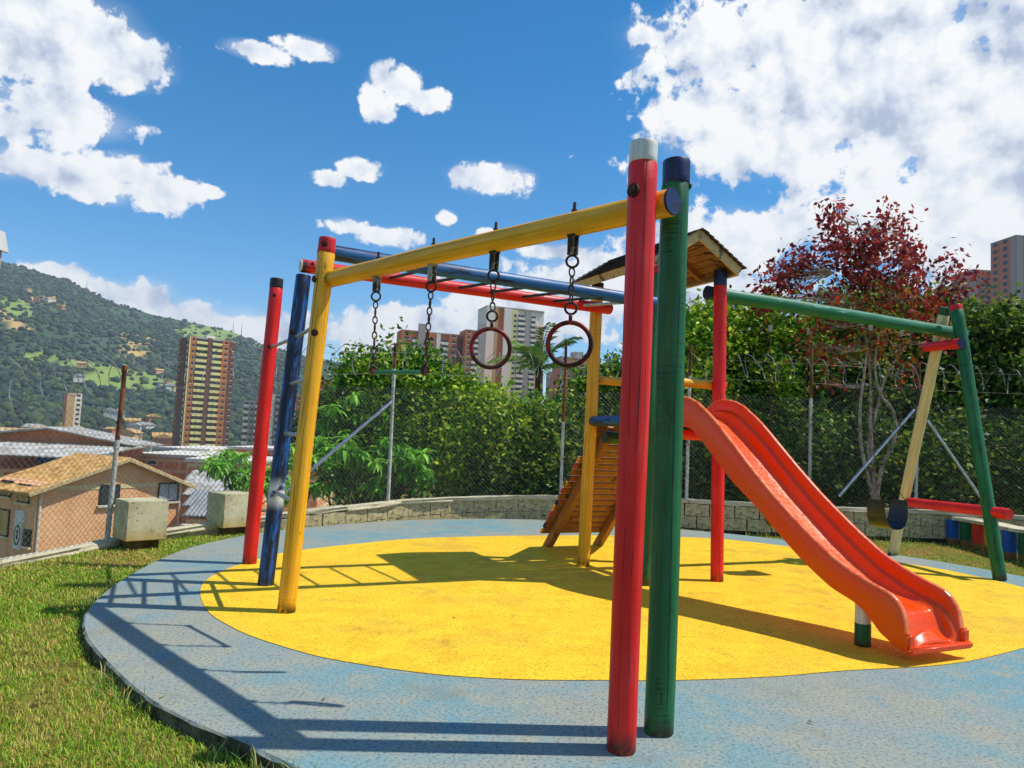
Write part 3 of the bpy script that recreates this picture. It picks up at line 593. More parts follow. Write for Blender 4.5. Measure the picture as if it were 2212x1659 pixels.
def fence():
    t = thing('chain_link_fence', 'galvanised chain link fence with rusty posts and razor wire coil on the block wall', 'fence', (*fpt(s_of((.87, 12.7))), .3))
    T = wm(t).translation
    # posts: sighted foot and tip
    def post(p0, s0, ptop, rust=.25, r=.028):
        z0 = walltop(s0)-.05; a = Vector((p0[0], p0[1], z0)); b = Vector(ptop); k = (b-a)*(1-rust)+a
        m = MB(); m.tube([a, a.lerp(k, .5), k], r, 10); o = m.obj('fence_post', M['fpost'], t, smooth=True)
        m = MB(); m.tube([k, k.lerp(b, .5)+Vector((.006, 0, 0)), b], [r*.96, r*.93, r*.9], 10); m.obj('post_tip', M['fpost_rust'], o, smooth=True)
        m = MB(); c = k.lerp(a, .07); m.tube([c+(a-b)*.006, c-(a-b)*.006], r*1.22, 10); m.obj('clamp', M['fpost'], o, smooth=True)
    def sight(x0, y0, x1, y1, rust):
        # the sighted foot snapped to the fence line, the tip straight above it
        g = [ (abs((project(np.array([[*fpt(s), walltop(s)]]))[0][0])-x0), s) for s in np.arange(S0, S1, .03)]; s = min(g)[1]; p = fpt(s)+outw(s)*.02
        post(p, s, at(x1, y1, p[1]), rust); return s
    PS = [sight(234, 1160, 270, 790, .42), sight(556, 1120, 572, 768, .2), sight(840, 1072, 854, 742, .16), sight(1212, 1070, 1223, 736, .52), sight(1482, 1075, 1492, 745, .2), sight(1748, 1078, 1753, 740, .34), sight(1980, 1080, 1985, 782, .3)]
    for x in (2260,):
        PS.append(sight(x, 1100, x-4, 800, .2))
    p = np.array((-4.93, 5.5)); s = s_of(p); post(p, s, (-4.9, 5.5, 1.75), .3)
    def brace(x0, y0, s0, x1, y1, s1):
        a = at(x0, y0, fpt(s0)[1]-.03); b = at(x1, y1, fpt(s1)[1]-.03); m = MB(); m.tube([a, b], .027, 10); m.obj('brace', M['pipe'], t, smooth=True)
    brace(846, 868, PS[2], 590, 1085, PS[2]-1.55); brace(1975, 885, PS[6]-.05, 1812, 1072, PS[6]-1.25); brace(2003, 908, PS[6]+.12, 2128, 1088, PS[6]+1.0)
    # woven diamonds
    V = []; F = []; p = .072; r = .0021
    for sgn in (1, -1):
        for k in range(int((S1-S0+3)/p)):
            s_st = S0-1.5+k*p; pts = []
            for q in range(9):
                h = q/8*2.35; s = s_st+sgn*h
                if s < S0 or s > S1-.2: continue
                z = walltop(s)+.01+h
                if z > meshtop(s)+.02: continue
                sag = .018*math.sin(s*2.1)*math.sin(h*1.9); a = fpt(s)+outw(s)*(.0+sag+sgn*.002); pts.append((a[0], a[1], z))
            if len(pts) > 1:
                m = MB(); m.tube(pts, r, 3, False); o = len(V); V += [tuple(v) for v in m.v]; F += [tuple(o+i for i in f) for f in m.f]
    bulk('wire_mesh', np.array(V), np.array(F), M['wire'], parent=t, kind='stuff')
    for dz in (-.02, .30):
        m = MB(); m.tube([(*(fpt(s)), meshtop(s)+dz) for s in np.arange(S0, S1-.2, .25)], .0016, 4, False); m.obj('strand_wire', M['wire'], t)
    # razor wire: one loose concertina coil
    pts = []; a = 0; rnd = random.Random(4); s = S0-.2; K = 24
    ph = [rnd.uniform(-1, 1) for _ in range(400)]
    while s < S1:
        k = int(a/(2*PI)); u = a/(2*PI)-k; w = lambda q: ph[k % 400+q]*(1-u)+ph[(k+1) % 400+q]*u
        R_ = .205+.03*w(0); c = fpt(s); o_ = outw(s); d = fdir(s); pos = c+o_*(R_*math.cos(a)*.8)+d*(.10*w(3)*math.sin(a))
        pts.append((pos[0], pos[1], meshtop(s)+.21+R_*1.05*math.sin(a)+.035*w(7))); a += 2*PI/K; s += (.31+.10*w(11))/K
    m = MB(); m.tube(pts, .0042, 5, False); V2 = np.array([tuple(v) for v in m.v]); F2 = np.array(m.f); bulk('razor_wire', V2, F2, M['razor'], parent=t)
    # barbs pressed on the coil
    m = MB()
    for q in pts[::3]: m.box(q, (.026, .004, .010), Matrix.Rotation(rnd.uniform(0, 3), 3, 'Z') @ Matrix.Rotation(rnd.uniform(-1, 1), 3, 'Y'))
    tag(m.obj('barb', M['razor'], t), kind='stuff')
fence()

# ------------------------------------------------------------------ the timber play frame (bolted together: one thing)
PR = .066
v2 = lambda p: np.array(p[:2], float)
red = v2((.556, 3.36)); green = v2((.764, 3.58)); yel = v2((-1.57, 5.52)); blu = v2((-2.01, 6.40)); rdl = v2((-2.48, 7.34))
tY = v2((.86, 8.10)); tG = v2((1.345, 7.18)); tR = v2((2.15, 7.57)); tD = tY+tR-tG
e = (tR-tG)/np.linalg.norm(tR-tG); d = np.array([e[1], -e[0]]); MC = (tG+tR)/2
lx = (tG+tY)/2-(yel+blu)/2; lx /= np.linalg.norm(lx)
def T3(a, s, z): q = MC+a*e+s*d; return Vector((q[0], q[1], z))           # tower coordinates: along the slide top, down the slide, up
play = thing('play_frame', 'multicoloured timber play frame with monkey bars, roofed tower, orange slide and swing beam', 'playground', (.5, 6.5, 0))
def L3(b, k, z): q = b+lx*k; return Vector((q[0], q[1], z))
# near pair of posts
pr = log('post', (*red, 0), (.562, 3.36, 2.745), PR, M['red'], play, M['white_cap'], .10, 'tall red post with white top')
pg = log('post', (*green, 0), (.764, 3.58, 2.75), PR+.002, M['green'], play, M['blue_cap'], .12, 'tall green post with split blue top')
# ladder legs
py = log('ladder_leg', L3(yel, 0, 0), L3(yel, .125, 2.80), PR, M['yellow'], play, M['red_cap'], .115, 'leaning yellow ladder leg with red top')
pb = log('ladder_leg', L3(blu, 0, 0), L3(blu, .14, 2.69), PR, M['blue_ladder'], play, None, label='worn blue ladder leg')
pl = log('ladder_leg', L3(rdl, 0, 0), L3(rdl, .075, 2.83), PR, M['red'], play, M['black_cap'], .10, 'leaning red ladder leg with black top')
for z in (.78, 1.29, 1.72, 2.02)[:3]+(2.13,):
    k = z/2.8
    for A, B, ka, kb, zs in ((yel, blu, .125, .14, 0), (blu, rdl, .14, .075, 0)):
        if B is rdl and z < 2: continue
        a = L3(A, ka*k, z); b = L3(B, kb*k, z); m = MB(); m.tube([a, b], .0165, 12); m.obj('rung', M['pipe'], play, smooth=True)
for z in (.30,):
    pass
# yellow beam with rings
Bn = Vector((.712, 3.375, 2.478)); Bf = Vector(at(711, 603, 5.585)); by = log('beam', Bf, Bn, .064, M['yellow'], play, M['blue_cap'], .012, 'yellow beam carrying rings and trapeze')
def bpt(t, dz=0): q = Bf.lerp(Bn, t); return q+Vector((0, 0, dz))
bolt((red[0]-.045, red[1]-.05, 2.50), (-.75, -.66, 0), pr, .022); bolt(L3(yel, .10, 2.47)+Vector((-.045, -.05, 0)), (-.7, -.7, 0), py, .018); bolt(L3(yel, .12, 2.74)+Vector((.0, -.065, 0)), (0, -1, 0), py, .016)
bolt(L3(yel, .09, 2.06)+Vector((.0, -.065, 0)), (0, -1, 0), py, .018); bolt(L3(blu, .11, 2.17)+Vector((-.01, -.065, 0)), (0, -1, 0), pb, .016); bolt((green[0]+.062, green[1]-.02, 2.62), (1, -.3, 0), pg, .014)
bolt(L3(rdl, .07, 2.65)+Vector((.01, -.065, 0)), (.1, -1, 0), pl, .012); bolt(L3(rdl, .055, 2.13)+Vector((.01, -.065, 0)), (.1, -1, 0), pl, .012)
# monkey bars
mb0 = Vector(at(688, 541, (L3(yel, .13, 2.7)).y+.10)); mb1 = Vector((*(tG+d*.07+e*-.05+lx*.12), 2.715))
mr0 = Vector(at(648, 573, (L3(blu, .13, 2.7)).y-.03)); mr1 = Vector(at(1318, 668, tY[1]-.12))
bb = log('beam', mb0, mb1, .060, M['blue'], play, None, label='blue monkey bar beam'); br = log('beam', mr0, mr1, .058, M['red'], play, None, label='red monkey bar beam', cap0=M['white_cap'], cap0_len=.012)
for k, t in enumerate((.155, .265, .375, .475, .575, .685, .795, .905)):
    a = mb0.lerp(mb1, t); u = (mr1-mr0); s = ((a-mr0).dot(Vector((lx[0], lx[1], 0))))/u.dot(Vector((lx[0], lx[1], 0))); b = mr0+u*s
    m = MB(); m.tube([a-Vector((0, 0, .02)), b-Vector((0, 0, .005))], .0145, 10); m.obj('rung', M['fpost'] if k == 7 else M['rung_dark'], play, smooth=True)
bolt(mr0.lerp(mr1, .035)+Vector((0, -.055, .01)), (0, -1, .1), br, .016); bolt(mb0.lerp(mb1, .93)+Vector((-.01, -.06, .005)), (0, -1, .1), bb, .014)
# tower posts
qY = log('post', (*tY, 0), (tY[0]+.035, tY[1]-.01, 3.09), PR, M['yellow'], play, M['black_cap'], .05, 'yellow tower post'); qG = log('post', (*tG, 0), (*tG, 3.18), PR, M['green'], play, M['red_cap'], .17, 'green tower post with red top')
qR = log('post', (*tR, 0), (tR[0]-.045, tR[1], 3.17), PR, M['red'], play, M['blue_cap'], .16, 'red tower post with dark blue top'); qD = log('post', (*tD, 0), (*tD, 3.1), PR, M['blue'], play, M['yellow_cap'], .30, 'blue tower post with yellow top')
aG = (tG-MC)@e; aR = (tR-MC)@e; sY = (tY-MC)@d
bolt((tR[0]+.05, tR[1]-.045, 3.0), (.7, -.7, 0), qR, .014); bolt((tG[0]-.02, tG[1]-.065, 2.75), (-.2, -1, 0), qG, .014)
# platform
log('platform_beam', T3(aG-.02, sY+.06, 1.565), T3(aG-.02, -.06, 1.565), .056, M['blue'], play, label='blue platform beam')
log('platform_beam', T3(aG+.05, .02, 1.46), T3(aR-.06, .02, 1.46), .052, M['red'], play, label='red beam under slide top')
log('platform_beam', T3(aR, sY+.06, 1.52), T3(aR, -.06, 1.52), .052, M['red'], play)
gp = Vector(at(1305, 945, tY[1]+.02)); ev = Vector((e[0], e[1], 0)); log('platform_beam', gp-ev*.0, gp+ev*1.0, .066, M['green'], play, label='green ended beam at ramp head')
dv = Vector((d[0], d[1], 0)); bj = Vector(at(1484, 917, 7.18)); log('platform_beam', bj-dv*1.0, bj, .058, M['red'], play, M['black_cap'], .02, 'red joist with black end')
for k in range(9):
    s = -.06-k*.115; m = MB(); m.bar(T3(aG+.06, s, 1.615), T3(aR-.06, s, 1.615), .105, .03); bevel(m.obj('floor_board', M['yellow_cap'] if k == 0 else M['plank'], play), .004, 1)
# safety rails
log('rail', T3(aG, -.11, 1.985), T3(aR+.135, -.11, 1.985), .046, M['yellow'], play, M['red_cap'], .02, 'yellow safety rail above slide')
log('rail', T3(aG, sY+.02, 2.02), T3(aR, sY+.02, 2.02), .046, M['yellow'], play); 
# roof
RS0, RS1 = sY-.28, .17
def roof():
    t = bpy.data.objects.new('roof', None); t.empty_display_size = .2; link(t, Matrix.Translation(T3(0, -.4, 3.2)), play); t['label'] = 'small shingled gable roof on the tower'
    ze, zr, aE, aA = 3.15, 3.47, .53, -.03
    for sg in (-1, 1):
        A0 = Vector((aA, 0, zr)); A1 = Vector((aE if sg > 0 else -.62, 0, ze if sg > 0 else 3.09)); sl = A1-A0; Ls = sl.length; sl.normalize(); nrm = Vector((-sl.z*sg, 0, sl.x*sg)); nrm = nrm if nrm.z > 0 else -nrm
        P = lambda q, s, h: T3(A0.x+sl.x*q+nrm.x*h, s, A0.z+sl.z*q+nrm.z*h)
        upv = Vector((e[0]*nrm.x, e[1]*nrm.x, nrm.z))
        nb = 7
        for k in range(nb):       # ceiling boards, lengthwise
            q = (k+.5)*Ls/nb; m = MB(); m.bar(P(q, RS0+.02, .0), P(q, RS1-.02, .0), Ls/nb-.008, .016, upv); m.obj('roof_board', M['plank_dark'], t)
        for s in (RS1-.012, RS0+.012):      # barge boards
            m = MB(); m.bar(P(.0, s, -.025), P(Ls-.03, s, -.025), .024, .095, upv); m.obj('fascia_board', M['fascia'], t)
        m = MB(); m.bar(P(Ls-.012, RS0+.03, -.02), P(Ls-.012, RS1-.03, -.02), .022, .085, upv); m.obj('fascia_board', M['fascia'], t)
        for s in (-.38,):
            m = MB(); m.bar(P(.0, s, -.035), P(Ls-.06, s, -.035), .04, .055, upv); m.obj('rafter', M['plank'], t)
        for k in range(9):        # overlapping shingle courses, each of several shingles
            q = (k+.5)*Ls/9
            for j in range(6):
                w = (RS1-RS0+.08)/6; s = RS0-.04+w*(j+.5); m = MB(); m.bar(P(q-.05, s, .018+.0), P(q+.045, s, .034), w-.006, .011, upv); m.obj('shingle', M['shingle'], t)
roof()
# climbing ramp on the far side
def ramp():
    t = bpy.data.objects.new('ramp', None); link(t, Matrix.Translation(T3(0, -2.2, 0)), play); t['label'] = 'slatted wooden climbing ramp'
    b0 = gz(1180, 1180); b1 = gz(1288, 1178); w = np.array([(b0[:2]-MC)@e, (b1[:2]-MC)@e]); s0 = np.mean([(b0[:2]-MC)@d, (b1[:2]-MC)@d]); top = np.array([sY-.02, 1.52])
    w = np.array([w[0], w[0]+.74])
    for a in w:
        aT = a+.10
        m = MB(); A = T3(a, s0, -.02); B = T3(a+.02, top[0], top[1]-.02); m.bar(A, B, .085, .11); bevel(m.obj('ramp_rail', M['plank'], t), .01, 1)
    n = 18; cols = ['plank']
    for k in range(n):
        f = .10+.90*(k+.5)/n; s = s0+(top[0]-s0)*f; z = -.02+(top[1])*f; a0 = w[0]-.15; a1 = w[1]+.15
        up = Vector((-(top[1])*d[0], -(top[1])*d[1], abs(top[0]-s0)))*(-1 if top[0] < s0 else 1); sl = T3(0, top[0], top[1])-T3(0, s0, 0); nr = Vector((ev.y, -ev.x, 0)).cross(Vector((0, 0, 1)))
        nn_ = sl.cross(ev).normalized(); nn_ = nn_ if nn_.z > 0 else -nn_
        c0 = T3(a0, s, z)+nn_*.072; c1 = T3(a1, s, z)+nn_*.072
        m = MB(); m.bar(c0+ev*.02, c1, sl.length*.9/n-.020, .034, nn_); o = bevel(m.obj('ramp_slat', M['plank'], t), .004, 1)
        m = MB(); m.bar(c0, c0+ev*.019, sl.length*.9/n-.021, .027, nn_); m.obj('painted_end', M[('yellow_cap', 'blue_cap', 'plank', 'red_cap')[k % 4]], o)
ramp()
# swing beam and its A-frame
sA = Vector((*(tR-.16*np.array([.898, .44])), 2.895)); A1p, A2p = v2((5.585, 8.45)), v2((5.25, 10.15)); sB = Vector(at(2082, 722, 9.42))
sA = Vector(at(1527, 632, tR[1]+.10)); gb = log('beam', sA, sB, .073, M['green_light'], play, None, label='green swing beam', cap0=M['blue_cap'], cap0_len=.015)
dl = (A2p-A1p)/np.linalg.norm(A2p-A1p)
gt = vpl(2065, 660, A1p, dl); ct = vpl(2042, 664, A2p, dl)
al = log('frame_leg', (*A1p, 0), gt, .072, M['green'], play, M['red_cap'], .07, 'leaning green leg with red top'); ac = log('frame_leg', (*A2p, 0), ct, .066, M['cream'], play, M['green_cap'], .10, 'leaning cream leg with green top')
q = Vector(vpl(2078, 741, A1p-np.array([.10, .02]), dl)); r_ = Vector(vpl(1994, 751, A1p-np.array([.10, .02]), dl)); rb = log('crossbar', r_, q, .062, M['red'], play, M['blue_cap'], .012, 'short red crossbar with blue end'); bolt(r_.lerp(q, .12)+Vector((0, -.06, 0)), (0, -1, 0), rb, .012); bolt(r_.lerp(q, .8)+Vector((0, -.06, 0)), (0, -1, 0), rb, .012)
q = Vector(vpl(2180, 1111, A1p+np.array([.02, 0]), dl)); r_ = Vector(vpl(1960, 1084, A2p+np.array([.02, 0]), dl)); log('crossbar', r_, q, .064, M['red'], play, M['red_cap'], .012, 'low red crossbar')

# ------------------------------------------------------------------ slide
RIM = np.array([(-.05, 1.70), (.03, 1.76), (.10, 1.80), (.17, 1.818), (.29, 1.815), (.40, 1.795), (.50, 1.755), (.64, 1.665), (.75, 1.585), (.85, 1.50), (1.01, 1.36), (1.2, 1.195), (1.44, 1.0), (1.63, .86), (1.82, .73), (2.02, .605), (2.2, .525), (2.34, .478), (2.44, .452), (2.50, .432), (2.55, .398), (2.59, .34), (2.612, .27), (2.622, .19), (2.63, .10)])
BOT = np.array([(-.05, 1.47), (.1, 1.52), (.3, 1.54), (.45, 1.49), (.6, 1.38), (.8, 1.21), (.98, 1.06), (1.3, .85), (1.59, .66), (1.77, .53), (2.02, .395), (2.2, .325), (2.33, .245), (2.43, .15), (2.52, .10), (2.63, .075)])
BED = np.array([(-.05, 1.625), (.2, 1.625), (.33, 1.60), (.45, 1.54), (.64, 1.41), (.85, 1.245), (1.01, 1.11), (1.2, .95), (1.44, .765), (1.63, .625), (1.82, .50), (2.02, .39), (2.2, .335), (2.34, .312), (2.42, .302), (2.465, .286), (2.505, .235), (2.54, .170), (2.575, .128), (2.63, .10)])
def slide():
    ss_ = np.unique(np.concatenate([np.linspace(-.05, 2.4, 50), np.linspace(2.4, 2.63, 22)])); m = MB(); n = None
    for s in ss_:
        r = np.interp(s, RIM[:, 0], RIM[:, 1]); b = np.interp(s, BOT[:, 0], BOT[:, 1]); k = np.interp(s, BED[:, 0], BED[:, 1]); b = min(b, k-.02); r = max(r, k+.004); h = r-k
        w1 = .300; hh = min(1, h/.16)
        half = [(w1-.02, b), (w1, b+.012), (w1+.006, b+.5*(r-b)), (w1+.004, r-.035*hh), (w1-.002, r-.014*hh), (w1-.014, r-.003*hh), (w1-.028, r), (w1-.042, r-.006*hh), (w1-.05, r-.022*hh), (w1-.056, r-.075*hh), (w1-.062, r-.105*hh), (w1-.078, r-.118*hh), (w1-.096, r-.124*hh), (w1-.104, r-.138*hh), (w1-.112, k+.028*hh), (w1-.126, k+.010*hh), (w1-.15, k+.002), (w1-.2, k-.002)]
        prof = [(-a, z) for a, z in half]+[(0, k-.004)]+[(a, z) for a, z in half[::-1]]
        n = len(prof)
        for a, z in prof: m.v.append(T3(a, s, max(z, .03)))
    K = len(ss_); wear_glint = []
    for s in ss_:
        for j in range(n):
            jj = min(j, n-1-j); wear_glint.append(.85 if jj in (5, 6) else .35 if jj in (4, 7) else (.9*math.exp(-((s-1.55)/.45)**2)+.7*math.exp(-((s-.42)/.14)**2)) if jj >= 16 else 0.)  # paler rim and bed: wear plus sun glint painted into the colour
    for i in range(K-1):
        for j in range(n): m.f.append((i*n+j, (i+1)*n+j, (i+1)*n+(j+1) % n, i*n+(j+1) % n))
    m.f.append(tuple(range(n))); m.f.append(tuple(range((K-1)*n, K*n)))
    o = m.obj('slide', M['slide'], play, smooth=True, angle=38); at_ = o.data.color_attributes.new('wear_glint', 'FLOAT_COLOR', 'POINT'); at_.data.foreach_set('color', np.c_[np.array(wear_glint), np.zeros((len(wear_glint), 2)), np.ones(len(wear_glint))].astype(np.float32).ravel()); o['label'] = 'orange plastic wavy slide'
    # exit lip and the two end blocks
    lip = MB(); lip.bar(T3(-.318, 2.65, .095), T3(.318, 2.65, .095), .05, .045); bevel(lip.obj('exit_lip', M['slide'], o, smooth=True), .012, 3)
    for a in (-.278, .278):
        b = MB(); b.bar(T3(a, 2.612, .145), T3(a, 2.652, .145), .066, .11); bevel(b.obj('end_block', M['slide'], o, smooth=True), .012, 3)
    pd = MB(); nn = 20; ring = []
    for i in range(nn+1):
        a = -.2+.4*i/nn
        for j in range(5):
            q = j/4; arch = math.cos(a/.2*PI/2)**.8 if abs(a) < .2 else 0; pd.v.append(T3(a, 2.628-.075*q, .108+q*(.012+.060*arch)+.012*arch))
    for i in range(nn):
        for j in range(4): pd.f.append((i*5+j, (i+1)*5+j, (i+1)*5+j+1, i*5+j+1))
    ob = pd.obj('exit_ramp', M['slide'], o, smooth=True); md = ob.modifiers.new('thick', 'SOLIDIFY'); md.thickness = .02
    sp = v2((2.55, 5.32)); log('support_post', (*sp, 0), (*sp, .33), .054, M['green'], play, M['white_cap'], .17, 'short green slide support with white top'); bolt((sp[0]-.03, sp[1]-.05, .30), (-.6, -.8, 0), play, .009)
slide()

# ------------------------------------------------------------------ things that hang from the beams
_link = None
def chain(p0, p1, parent, pitch=.052, R_=.0145, r=.0042, mat='chain'):
    """oval links, each a piece of its own, from p0 down to p1"""
    global _link
    if _link is None: m = MB(); m.torus((0, 0, 0), .0155, .0046, 'Y', 16, 6, (1, 1.55)); _link = m.mesh('chain_link', M['chain'], True)
    p0 = Vector(p0); p1 = Vector(p1); n = max(1, round((p1-p0).length/pitch)); d_ = (p1-p0)/n
    for k in range(n):
        o = bpy.data.objects.new('chain_link', _link); c = p0+d_*(k+.5); Wf = frame(c, c+d_, (k % 2)*PI/2+.35); link(o, Wf, parent)
_br = None
def bracket(p, parent, rz):
    """pivot bracket: plates, pin, bolt through the beam, round shackle below"""
    p = Vector(p); c = p+Vector((0, 0, -.115)); R3 = Matrix.Rotation(rz, 3, 'Z')
    m = MB(); m.box(c+R3 @ Vector((0, -.017, 0)), (.046, .006, .105), R3); m.box(c+R3 @ Vector((0, .017, 0)), (.046, .006, .105), R3); m.box(c+Vector((0, 0, .052)), (.05, .05, .012), R3); m.tube([c+R3 @ Vector((0, -.026, -.012)), c+R3 @ Vector((0, .026, -.012))], .011, 8)
    bevel(m.obj('bracket', M['bracket'], parent), .002, 1); m = MB(); m.tube([p+Vector((0, 0, .05)), p+Vector((0, 0, .115))], .0085, 8); m.tube([p+Vector((0, 0, .062)), p+Vector((0, 0, .078))], .016, 6); m.obj('threaded_stud', M['bolt'], parent)
    m = MB(); m.torus(c+Vector((0, 0, -.085)), .031, .0065, 'Y', 22, 6); 
    o = m.obj('shackle', M['chain'], parent, smooth=True); return c+Vector((0, 0, -.118))
bdir = (Bn-Bf).normalized(); rzb = math.atan2(bdir.y, bdir.x)
def tbeam(x, y):   # where a sighted point falls along the yellow beam
    P = vpl(x, y, (Bf.x, Bf.y), np.array([bdir.x, bdir.y])); return (Vector(P)-Bf).dot(bdir)/(Bn-Bf).length
t = thing('trapeze', 'green trapeze bar hanging on two dark chains beside the yellow ladder leg', 'trapeze', bpt(.3))
ends = []
for x, xb in ((814, 806), (932, 918)):
    p = bpt(tbeam(x, 610)); s = bracket(p, t, rzb); b = Vector(vpl(xb, 803, (Bf.x, Bf.y), np.array([bdir.x, bdir.y]))); chain(s, b+Vector((0, 0, .012)), t); ends.append(b)
    m = MB(); m.torus(b+Vector((0, 0, .012)), .024, .0065, 'Y', 18, 6); m.obj('eye_ring', M['chain'], t, smooth=True); m = MB(); m.tube([b+bdir*-.016, b+bdir*.016], .021, 12); m.obj('end_cap', M['ring'], t, smooth=True)
m = MB(); m.tube([ends[0]-Vector((0, 0, .004)), ends[1]-Vector((0, 0, .004))], .014, 14); m.obj('bar', M['bar'], t, smooth=True)
for k, (x, y, xc, yc, lab, tw) in enumerate(((1068, 555, 1060, 752, 'rusty red gymnastic ring nearer the trapeze, hanging in front of the tall tower', .12), (1238, 520, 1230, 743, 'rusty red gymnastic ring nearest the tall red post, last on the yellow beam', -.1))):
    tt = tbeam(x, y); p = bpt(tt); t = thing('gymnastic_ring', lab, 'gym ring', p, 0, 'gym rings hanging from the yellow beam'); s = bracket(p, t, rzb)
    c = Vector(vpl(xc, yc, (Bf.x, Bf.y), np.array([bdir.x, bdir.y]))); Rr = .112; top = c+Vector((0, 0, Rr+.012)); view = math.atan2(c.y, c.x)-PI/2+tw
    m = MB(); m.torus((0, 0, 0), .030, .0065, 'Y', 22, 6); o = bpy.data.objects.new('shackle', m.mesh('shackle', M['chain'], True)); link(o, Matrix.Translation(top+Vector((0, 0, .062))), t)
    chain(s, top+Vector((0, 0, .088)), t); m = MB(); m.tube([(0, 0, Rr+.006), (0, 0, Rr+.042)], .010, 10); m.torus((0, 0, 0), Rr, .0125, 'Y', 56, 12); o = bpy.data.objects.new('ring', m.mesh('ring', M['ring'], True)); link(o, Matrix.Translation(c) @ Matrix.Rotation(view, 4, 'Z'), t)

gdir = (sB-sA).normalized(); g2 = np.array([gdir.x, gdir.y])
def swing(x0, x1, xs, lab):
    p = [Vector(vpl(x, y, (sA.x, sA.y), g2)) for x, y in (x0, x1)]
    t = thing('belt_swing', lab, 'swing', (p[0]+p[1])/2, 0, 'belt swings on the green beam')
    c = Vector(vpl(xs, 1083, (sA.x, sA.y), g2)); c.z = .81; gd = Vector((gdir.x, gdir.y, 0)).normalized(); sd = Vector((-gd.y, gd.x, 0)); half = .20
    for q, sgn in zip(p, (-1, 1)):
        m = MB(); m.box(q+Vector((0, 0, -.10)), (.04, .04, .07)); m.obj('hanger', M['bracket'], t); a = c+gd*sgn*half
        # long thin chain: links too small to pick apart
        mm = MB(); top = q+Vector((0, 0, -.13)); bot = a+Vector((0, 0, .11)); n = int((top-bot).length/.05)
        for k in range(n):
            z = top.lerp(bot, (k+.5)/n); mm.torus(z, .011, .003, 'Y' if k % 2 else 'X', 10, 4, (1, 2.0))
        tag(mm.obj('chain', M['chain'], t), kind='stuff')
        m = MB(); m.tube([a+sd*-.085+Vector((0, 0, .0)), bot, a+sd*.085], .005, 6); m.obj('triangle_hook', M['chain'], t)
    m = MB(); n = 26; W_ = .135
    for k in range(n+1):
        u = -1+2*k/n; x = half*math.sin(u*PI/2)*1.0 if abs(u) < 1 else half*u; z = -.33*(1-abs(u)**2.6); wv = W_*(1-.22*abs(u)**6)
        for j, (w, h) in enumerate(((-wv, 0), (wv, 0), (wv, .009), (-wv, .009))): m.v.append(c+gd*x+sd*w+Vector((0, 0, z+h)))
    for k in range(n):
        for j in range(4): m.f.append((k*4+j, k*4+(j+1) % 4, (k+1)*4+(j+1) % 4, (k+1)*4+j))
    m.f += [(0, 1, 2, 3), (n*4+3, n*4+2, n*4+1, n*4)]; st = m.obj('belt_seat', M['rubber'], t, smooth=True)
    for sgn in (-1, 1):
        for w in (-.085, 0, .085): bolt(c+gd*sgn*(half+.004)+sd*w+Vector((0, 0, -.025)), -gd, st, .007)
        for w in (-.085, 0, .085): bolt(c+gd*sgn*(half-.008)+sd*w+Vector((0, 0, -.025)), gd, st, .007)
swing((1880, 690), (1948, 700), 1917, 'black rubber belt swing nearer the cream leg of the A frame')
swing((1664, 690), (1747, 698), 1697, 'black rubber belt swing half hidden behind the orange slide')

# ------------------------------------------------------------------ concrete cubes, log bench
def cube(px, lab, rz, base_y, k):
    g = gz(px, base_y, GZ); t = thing('concrete_cube', lab, 'concrete block', g, rz, 'pale concrete cubes on the lawn'); S = .43
    b = MB(); b.box((0, 0, .105+S/2), (S, S, S)); me = bpy.data.objects.new('block', b.mesh('block', M['cube'])); link(me, wm(t) @ Matrix.Identity(4), t); bevel(me, .008, 2)
    b = MB(); b.box((0, 0, .0), (S*.74, S*.74, .212)); o = bpy.data.objects.new('plinth', b.mesh('plinth', M['plinth'])); link(o, wm(t), t); bevel(o, .008, 1)
cube(299, 'pale concrete cube on a small plinth, nearer the house and front of the pair', .78, 1183, 0)
cube(494, 'pale concrete cube on a small plinth, half behind the red ladder leg', .88, 1153, 1)
def bench():
    t = thing('log_bench', 'curved bench of painted log stumps under a weathered cream slab', 'bench', (7.2, 11.0, GZ))
    cols = ['blue', 'green', 'red', 'yellow', 'blue', 'green', 'red', 'yellow']; pts = [(2065, 1177), (2096, 1183), (2122, 1189), (2150, 1197), (2190, 1209), (2226, 1216), (2262, 1228), (2300, 1240)]
    top = []
    rnd = random.Random(8)
    for (x, y), c in zip(pts, cols):
        g = gz(x, y, GZ); r = .095; h = .41; me = log_mesh(h, r, seed=rnd.randrange(99), n=18).mesh('stump', M['stump_'+c], True, 50); o = bpy.data.objects.new('stump', me); link(o, Matrix.Translation((g[0], g[1]+r, GZ-.01)), t); o['label'] = c+' painted log stump'; top.append((g[0], g[1]))
    top = np.array(top); m = MB(); n = len(top); poly = [(p[0]-.09, p[1]-.02) for p in top]+[(p[0]+.30, p[1]+.28) for p in top[::-1]]
    m.prism(poly, GZ+.402, GZ+.455); bevel(m.obj('seat_slab', M['coping'], t), .006, 1)
bench()

